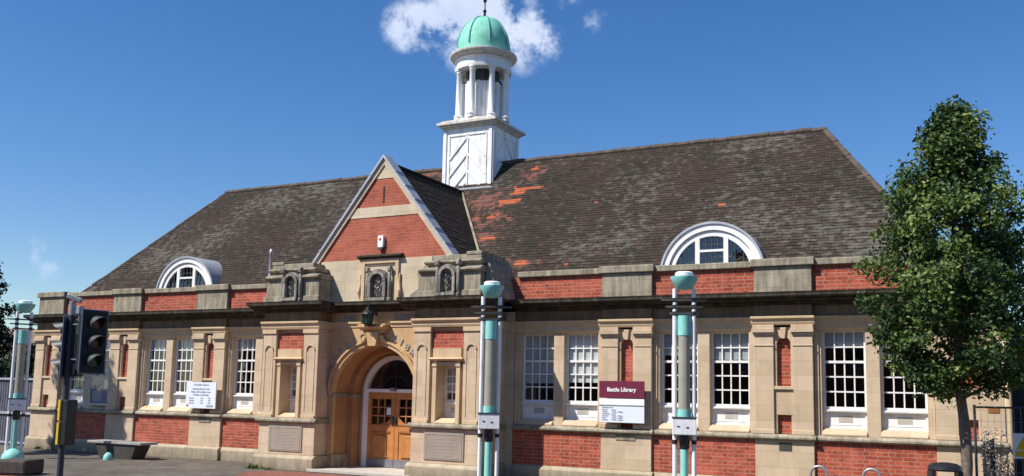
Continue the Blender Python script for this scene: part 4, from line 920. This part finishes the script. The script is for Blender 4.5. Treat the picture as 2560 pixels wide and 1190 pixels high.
# traffic signal
def signal_head(parent, loc, rz, board=True):
    h = thing('signal_head', None, None); 
    for k_ in list(h.keys()): del h[k_]
    h.parent = parent; h.location = loc; h.rotation_euler = (0, 0, rz)
    if board:
        bx(-0.215, 0.215, 0.0, 0.02, -0.50, 0.50).build('backing_board', 'signal_edge', h, bevel=0.012)
        bx(-0.195, 0.195, -0.006, 0.0, -0.48, 0.48).build('board_face', 'black_rough', h)
    bx(-0.15, 0.15, 0.021, 0.24, -0.46, 0.46).build('signal_case', 'black_rough', h, bevel=0.03)
    for z, mt in ((0.29, 'lens_red'), (0.0, 'lens_amber'), (-0.29, 'lens_green')):
        o = MB().lathe([(0.10, 0.0), (0.09, 0.015), (0.05, 0.028), (0.01, 0.032)], (0, 0, 0), 20).build('signal_lens', mt, h, smooth=True, loc=(0, -0.008, z)); o.rotation_euler = (PI / 2, 0, 0)
        b = MB(); n = 18; st = []
        for i in range(n + 1):
            a = math.radians(-35) + math.radians(250) * i / n; dd = 0.07 + 0.17 * max(0, math.sin(a)) ** 0.7
            st.append([(0.112 * math.cos(a), -0.006, z + 0.112 * math.sin(a)), (0.108 * math.cos(a), -0.006 - dd, z - 0.02 + 0.108 * math.sin(a)), (0.102 * math.cos(a), -0.006 - dd, z - 0.02 + 0.102 * math.sin(a)), (0.106 * math.cos(a), -0.006, z + 0.106 * math.sin(a))])
        vs = [[b.b.verts.new(p) for p in q] for q in st]
        for a_, c_ in zip(vs, vs[1:]):
            for k in range(4): b.b.faces.new((a_[k], a_[(k + 1) % 4], c_[(k + 1) % 4], c_[k]))
        b.build('signal_visor', 'visor', h, smooth=True)
    return h
TX, TY = 0.13, -9.11
t_ = thing('traffic_light', 'dark traffic signal pole with two heads and yellow push box at the left', 'traffic light', (TX, TY, 0))
MB().tube([(0, 0, 0), (0, 0, 3.20)], 0.048, 16).build('pole', 'signal_pole', t_, smooth=True)
MB().tube([(0, 0, 3.0), (0, 0, 3.22)], 0.052, 16).build('pole_cap', 'grey_metal', t_, smooth=True)
b = MB(); b.box(-0.04, 0.04, -0.11, 0.13, -0.04, 0.04); o = b.build('detector', 'grey_metal', t_, bevel=0.015, loc=(0.02, 0.0, 3.27)); o.rotation_euler = (math.radians(-20), 0, math.radians(-60))
b = MB(); b.box(-0.04, 0.04, -0.05, 0.05, 0, 0.12); b.tube([(0, 0, -0.12), (0, 0, 0.0)], 0.02, 8); b.build('detector', 'grey_metal', t_, loc=(0.14, 0.03, 3.02), bevel=0.01)
signal_head(t_, (0.52, 0.02, 2.58), math.radians(80))
signal_head(t_, (-0.14, 0.06, 2.50), math.radians(-61), board=True)
b = MB(); b.tube([(0, 0, 2.85), (0.40, 0.06, 2.85)], 0.022, 8); b.tube([(0, 0, 2.3), (0.40, 0.06, 2.3)], 0.022, 8); b.tube([(0, 0, 2.85), (-0.10, 0.2, 2.85)], 0.022, 8); b.tube([(0, 0, 2.3), (-0.10, 0.2, 2.3)], 0.022, 8)
b.box(0.12, 0.22, 0.0, 0.14, 2.70, 2.86); b.build('bracket', 'signal_pole', t_)
pb = bx(0.02, 0.13, -0.06, 0.13, 0.98, 1.68).build('push_box', 'black', t_, bevel=0.015)
b = MB(); b.box(-0.05, -0.005, -0.085, -0.055, 1.36, 1.68); b.box(-0.05, -0.005, -0.085, -0.055, 0.99, 1.33); b.build('yellow_plate', 'yellow', t_)
# trough planter bench with slab
t_ = thing('stone_bench', 'low bench with pale slab top on a tapered dark stone trough by the left wall', 'bench', (-7.9, -1.05, 0))
b = MB(); b.box(-1.02, 1.02, -0.30, 0.28, 0.39, 0.455); b.build('slab_top', 'slab', t_, bevel=0.012)
b = MB(); A_ = [(-0.60, -0.22), (0.62, -0.22), (0.62, 0.22), (-0.60, 0.22)]; B_ = [(-0.72, -0.26), (0.80, -0.26), (0.80, 0.25), (-0.72, 0.25)]
va = [b.b.verts.new((x, y, 0.005)) for x, y in A_]; vb = [b.b.verts.new((x, y, 0.388)) for x, y in B_]
for i in range(4): b.b.faces.new((va[i], va[(i + 1) % 4], vb[(i + 1) % 4], vb[i]))
b.b.faces.new(va); b.b.faces.new(vb); b.build('trough', 'dark_stone', t_, bevel=0.01)
o = MB().lathe([(0.115, 0.008), (0.12, 0.05), (0.105, 0.12), (0.07, 0.17), (0.025, 0.20)], (0, 0, 0), 20).build('ground_light', 'teal', smooth=True); o.location = (-7.62, -1.72, 0.0)
tag(o, 'small turquoise dome light on the ground in front of the low bench', 'ground light')
o = MB().box(-0.34, 0.34, -0.34, 0.34, 0.01, 0.33).build('stone_block', 'dark_stone', bevel=0.05); o.location = (-5.52, -5.72, 0); o.rotation_euler = (0, 0, 0.35)
tag(o, 'dark rough stone seat block at the bottom left beside the lamp column', 'stone block')
# cycle hoops
for i, (x, y) in enumerate(((10.22, -1.56), (11.1, -1.58))):
    b = MB(); pts = [(-0.14, 0, 0.0), (-0.14, 0, 0.62)] + [(0.14 * -math.cos(a), 0, 0.62 + 0.14 * math.sin(a)) for a in [PI * k / 8 for k in range(1, 8)]] + [(0.14, 0, 0.62), (0.14, 0, 0.0)]
    b.tube(pts, 0.024, 10)
    o = b.build('cycle_hoop', 'grey_metal', smooth=True); o.location = (x, y, 0.0)
    tag(o, ('shiny steel cycle hoop below the right wing, beside the pier with the bronze plate', 'shiny steel cycle hoop below the right wing, in the middle of the brick panel')[i], 'cycle stand', 'steel cycle hoops')
# litter bin
t_ = thing('litter_bin', 'black litter bin with an open arched hood in front of the tree trunk', 'litter bin', (12.43, -5.4, 0), math.radians(25))
MB().lathe([(0.19, 0.005), (0.205, 0.05), (0.205, 0.80), (0.215, 0.82), (0.17, 0.83)], (0, 0, 0), 28).build('body', 'black', t_, smooth=True)
b = MB(); b.box(-0.205, -0.145, -0.08, 0.08, 0.80, 1.03); b.box(0.145, 0.205, -0.08, 0.08, 0.80, 1.03); b.build('hood_post', 'black', t_, bevel=0.01)
MB().lathe([(0.20, 1.03), (0.212, 1.05), (0.205, 1.09), (0.15, 1.125), (0.05, 1.14)], (0, 0, 0), 28).build('hood', 'black', t_, smooth=True)

# right hand fence panel and things behind
t_ = thing('mesh_fence', 'dark tubular site fence panel at the right edge beyond the tree', 'fence', (12.72, -1.0, 0), math.radians(4))
b = MB(); b.tube([(0, 0, 0), (0, 0, 1.90)], 0.022, 8); b.tube([(0, 0, 1.86), (3.2, 0, 1.86)], 0.018, 8); b.tube([(3.2, 0, 0), (3.2, 0, 1.9)], 0.02, 8); b.tube([(0, 0, 0.15), (3.2, 0, 0.15)], 0.016, 8); b.build('fence_frame', 'signal_pole', t_)
b = MB()
for i in range(1, 32): b.tube([(i * 0.1, 0, 0.15), (i * 0.1, 0, 1.86)], 0.0018, 4)
for i in range(1, 8): b.tube([(0, 0, 0.15 + i * 0.21), (3.2, 0, 0.15 + i * 0.21)], 0.0018, 4)
b.build('wire_mesh', 'grey_metal', t_)
t_ = thing('warning_sign', 'yellow and white warning sign hanging on the fence at the right edge', 'sign', (13.42, -1.0, 1.02))
bx(-0.14, 0.22, -0.035, -0.025, 0.0, 0.42).build('board', 'sign_white', t_)
bx(-0.11, 0.20, -0.039, -0.036, 0.03, 0.13).build('text_band', 'yellow', t_)
b = MB(); b.prism([(-0.10, 0.15), (0.16, 0.15), (0.03, 0.37)], 'y', -0.039, -0.036); b.build('warning_triangle', 'yellow', t_)
t_ = MB(); t_.prism([(-0.05, 0.0), (0.17, 0.0), (0.12, 1.36), (-0.08, 1.22)], 'y', -0.02, 0.02); o = t_.build('leaning_board', 'black', bevel=0.008); o.location = (12.88, -0.62, 0.0); o.rotation_euler = (math.radians(-8), 0, 0)
tag(o, 'black board leaning upright behind the site fence at the right end', 'board')
t_ = thing('side_building', 'dark ribbed metal clad building beyond the right end of the library', 'building', (13.30, 2.2, 0))
bx(0.0, 0.46, 0, 5, 0, 3.5).build('wall', 'clad', t_)
b = MB()
for i in range(12): b.box(0.01 + i * 0.038, 0.025 + i * 0.038, -0.02, 0.0, 0.02, 3.48)
b.build('cladding_ribs', 'clad', t_)
b = MB()
for i in range(9): b.box(0.461, 0.475, 0.2 + i * 0.55, 0.4 + i * 0.55, 0.02, 3.48)
b.build('cladding_ribs', 'clad', t_)
# dry shrub by the corner
def leaf_mesh(name, pts_fn, count, size, mat, seed, parent=None, elong=1.7):
    """many small bent leaves; pts_fn(r) -> (position, outward)"""
    r = random.Random(seed); vs, fs, tone = [], [], []
    for _ in range(count):
        p, o_, tn = pts_fn(r)
        d = Vector((r.gauss(0, 1), r.gauss(0, 1), r.gauss(0, 0.7))).normalized()
        nrm = (Vector((r.gauss(0, 1), r.gauss(0, 1), r.gauss(0, 1))).normalized() * 0.9 + o_ * 0.6 + Vector((0, 0, 0.45))).normalized()
        a = d.cross(nrm)
        if a.length < 1e-3: continue
        a.normalize(); d = nrm.cross(a); s = size * r.uniform(0.6, 1.35)
        i = len(vs)
        vs += [p - d * s * elong * 0.5, p + a * s * 0.5 + nrm * s * 0.12, p + d * s * elong * 0.5, p - a * s * 0.5 + nrm * s * 0.12]
        fs.append((i, i + 1, i + 2, i + 3)); tone.append(min(1, max(0, tn + r.uniform(-0.25, 0.25))))
    me = bpy.data.meshes.new(name); me.from_pydata([tuple(v) for v in vs], [], fs)
    at = me.attributes.new('leaf_tone', 'FLOAT', 'FACE')
    at.data.foreach_set('value', tone)
    me.materials.append(M[mat]); o = bpy.data.objects.new(name, me); C.objects.link(o)
    if parent: o.parent = parent
    return o
t_ = thing('dry_shrub', 'straggly grey dried shrub at the right corner of the library', 'shrub', (13.02, -0.60, 0))
b = MB(); tips = []
for i in range(9):
    a = rnd.uniform(0, 2 * PI); l = rnd.uniform(0.9, 1.45); p = [Vector((0, 0, 0)), Vector((0.1 * math.cos(a), 0.1 * math.sin(a), l * 0.5)), Vector((0.22 * math.cos(a), 0.2 * math.sin(a), l))]
    b.tube(p, [0.014, 0.010, 0.004], 5); tips += [p[1].lerp(p[2], k / 4) for k in range(5)]
b.build('stems', 'bark', t_)
leaf_mesh('foliage', lambda r: (tips[r.randrange(len(tips))] + Vector((r.gauss(0, .06), r.gauss(0, .06), r.gauss(0, .06))), Vector((0, 0, 1)), 0.5), 650, 0.035, 'plant', 5, t_)

# ------------------------------------------------------------------ trees
def make_tree(name, label, loc, trunk_h, trunk_r, prof, nleaf, lsize, mat, seed, nclump=150, group=None, thick=1.0):
    """prof: list of (z, radius)"""
    t = thing(name, label, 'tree', loc, 0, group); r = random.Random(seed)
    ztop = prof[-1][0]
    def rad(z):
        for (a, ra), (c, rc) in zip(prof, prof[1:]):
            if a <= z <= c: return ra + (rc - ra) * (z - a) / (c - a)
        return 0.05
    b = MB(); pts = [Vector((0, 0, 0))]; n = 12
    for i in range(1, n + 1):
        z = ztop * 0.93 * i / n; pts.append(Vector((0.04 * math.sin(i * 1.3 + seed), 0.04 * math.cos(i * 1.7), z)))
    b.tube(pts, [trunk_r * (1.15 if i == 0 else (1 - 0.78 * max(0, i - 1) / n)) for i in range(n + 1)], 12)
    tr_ = b.build('trunk', 'bark', t, smooth=True)
    clumps = []; lb = MB()
    nb = 34
    for i in range(nb):
        z = prof[0][0] + 0.1 + (ztop - prof[0][0] - 0.4) * (i / nb) ** 0.9; a = i * 2.4 + r.uniform(-.3, .3)
        zt = min(ztop - 0.1, z + 0.55); L_ = rad(min(zt, ztop)) * r.uniform(0.75, 1.12)
        p0 = Vector((0, 0, max(trunk_h * 0.9, z - 0.35))); p2 = Vector((L_ * math.cos(a), L_ * math.sin(a), z + r.uniform(-0.1, 0.3))); p1 = p0.lerp(p2, 0.5) + Vector((0, 0, 0.12))
        lb.tube([p0, p1, p2], [trunk_r * 0.30 * (1 - 0.6 * i / nb), trunk_r * 0.2 * (1 - 0.6 * i / nb), 0.006], 6)
        for k in (0.45, 0.7, 0.9, 1.05):
            q = p0.lerp(p2, k); clumps.append((q + Vector((r.gauss(0, .08), r.gauss(0, .08), r.gauss(0, .08))), r.uniform(0.15, 0.30) * (0.8 if k > 1 else 1), r.random()))
    for _ in range(nclump):
        z = r.uniform(prof[0][0], ztop); a = r.uniform(0, 2 * PI); q = rad(z) * math.sqrt(r.uniform(0.1, 1.0)) * r.uniform(0.8, 1.03)
        clumps.append((Vector((q * math.cos(a), q * math.sin(a), z)), r.uniform(0.14, 0.28), r.random()))
    lb.build('branches', 'bark', t, smooth=True)
    wts = [c[1] ** 2 for c in clumps]
    def fn(rr):
        c, s, tn = rr.choices(clumps, wts)[0]
        d = Vector((rr.gauss(0, 1), rr.gauss(0, 1), rr.gauss(0, 0.75))); d = d.normalized() * (rr.random() ** 0.45) if rr.random() < 0.9 else d.normalized() * rr.uniform(0.9, 1.35)
        p = c + d * s * thick; o_ = Vector((p.x, p.y, 0.25)).normalized()
        return p, o_, tn
    leaf_mesh('crown', fn, nleaf, lsize, mat, seed + 1, t)
    return t
prof_r = [(2.12, 0.3), (2.30, 0.95), (2.7, 1.36), (3.4, 1.36), (3.9, 1.26), (4.5, 1.14), (5.0, 1.0), (5.4, 0.80), (5.8, 0.52), (6.15, 0.36), (6.5, 0.12)]
make_tree('street_tree', 'young leafy green street tree with slim trunk in front of the right wing', (12.60, -3.2, 0), 2.2, 0.088, prof_r, 52000, 0.046, 'leaf', 11, nclump=260)
prof_l = [(6.0, 0.5), (6.7, 1.15), (7.6, 1.35), (8.5, 1.25), (9.3, 0.9), (10.2, 0.25)]
make_tree('street_tree', 'tall street tree standing just outside the left edge of the picture, shading the left wall', (-14.35, -4.8, 0), 5.6, 0.10, prof_l, 26000, 0.075, 'leaf', 23)
prof_f = [(1.6, 1.2), (2.6, 1.7), (4.0, 1.9), (5.2, 1.6), (6.2, 1.1), (7.0, 0.7), (7.6, 0.2)]
make_tree('background_tree', 'dark green tree cut by the left edge behind the fence', (-22.2, 3.4, 0), 1.5, 0.16, prof_f, 26000, 0.09, 'leaf_dark', 31, nclump=260, thick=1.3)
make_tree('background_tree', 'dark spreading tree filling the gap behind the fence and left lamp column', (-25.6, 9.5, 0), 0.8, 0.16, [(0.5, 1.8), (1.6, 2.4), (2.6, 2.3), (3.3, 1.4), (3.8, 0.4)], 16000, 0.11, 'leaf_dark', 37, nclump=200, thick=1.5)

# left fence and house behind
t_ = thing('metal_fence', 'grey metal fence with dark sheet panels left of the library', 'fence', (-16.9, 0.55, 0))
b = MB(); 
for i in range(4): x = 0.05 + i * 1.07; b.box(x - 0.035, x + 0.035, -0.04, 0.03, 0, 2.10)
b.box(-0.2, 3.3, -0.03, 0.02, 2.06, 2.12); b.box(-0.2, 3.3, -0.03, 0.02, 0.98, 1.05); b.box(-0.2, 3.3, -0.03, 0.02, 0.06, 0.12)
b.build('fence_rails', 'fence_bar', t_)
b = MB()
for i in range(29): x = -0.15 + i * 0.12; b.box(x, x + 0.085, 0.025, 0.045, 0.08, 2.05)
b.build('sheet_panels', 'fence_sheet', t_)
t_ = thing('distant_house', 'distant house with a tan pitched roof behind the left fence', 'house', (-30.2, 12.0, 0), math.radians(28))
bx(-5, 5, 0, 6, 0, 3.2).build('wall', 'render_far', t_)
b = MB(); b.prism([(-0.4, 3.15), (3.0, 4.9), (6.4, 3.15)], 'x', -5.3, 5.3); rf = b.build('roof', 'roof_far', t_)
bx(1.0, 1.8, 2.6, 3.3, 4.4, 5.3).build('chimney', 'brick', rf)
for x in (-3.2, -0.4, 2.4): w_ = bx(x, x + 1.1, -0.03, 0.0, 1.1, 2.3).build('window', 'black_rough', t_); bx(x - 0.06, x + 1.16, -0.05, -0.031, 1.02, 1.10).build('sill', 'white', w_)

# houses added unseen behind the camera to cut sky fill and darken glass reflections
HS = thing('added_blocker_house', 'added two storey brick house, unseen behind the camera, blocking low sky light', 'house', (-36, -36, 0), math.pi, 'added houses blocking sky light behind the camera')
bx(-3.1, 3.1, 0, 8, 0, 6.6).build('wall', 'brick', HS)
b = MB(); b.prism([(-0.4, 6.6), (4.0, 10.2), (8.4, 6.6)], 'x', -3.12, 3.12); rf = b.build('roof', 'roof_far', HS); bx(2.4, 3.1, 3.4, 4.6, 9.6, 11.4).build('chimney', 'brick', rf)
bx(-2.4, -1.4, -0.03, 0, 0.1, 2.3).build('door', 'door_wood_dark', HS)
for x, z in ((0.2, 0.9), (-2.5, 4.0), (0.6, 4.0)): w_ = bx(x, x + 1.5, -0.03, 0, z, z + 1.6).build('window', 'black_rough', HS); bx(x - 0.1, x + 1.6, -0.1, -0.031, z - 0.12, z).build('sill', 'white', w_)
for i in range(1, 13): h_ = copy_tree(HS); h_.location.x = -36 + 6.24 * i

# weeds along the wall foot
r = random.Random(9)
def weeds(x, y, n, h, label):
    vs = []; fs = []
    for _ in range(n):
        a = r.uniform(0, 2 * PI); d = Vector((math.cos(a) * 0.5, math.sin(a) * 0.5, 1)).normalized(); l = h * r.uniform(0.5, 1); p = Vector((x + r.gauss(0, h * 0.6), y + r.gauss(0, h * 0.25), 0.005)); s_ = Vector((-math.sin(a), math.cos(a), 0)) * h * 0.12
        i = len(vs); vs += [p - s_, p + s_, p + d * l]; fs.append((i, i + 1, i + 2))
    me = bpy.data.meshes.new('weed_tuft'); me.from_pydata([tuple(v) for v in vs], [], fs); me.materials.append(M['weed']); o = bpy.data.objects.new('weed_tuft', me); C.objects.link(o)
    tag(o, label, 'weeds')
weeds(-3.02, YB - 0.2, 90, 0.16, 'yellow green weed tuft at the left corner of the porch base')
weeds(-2.55, YB - 0.2, 50, 0.10, 'tiny green weed tuft at the foot of the left porch pier')
weeds(-12.5, -0.16, 60, 0.14, 'weed tuft at the foot of the leftmost pier beside the fence')
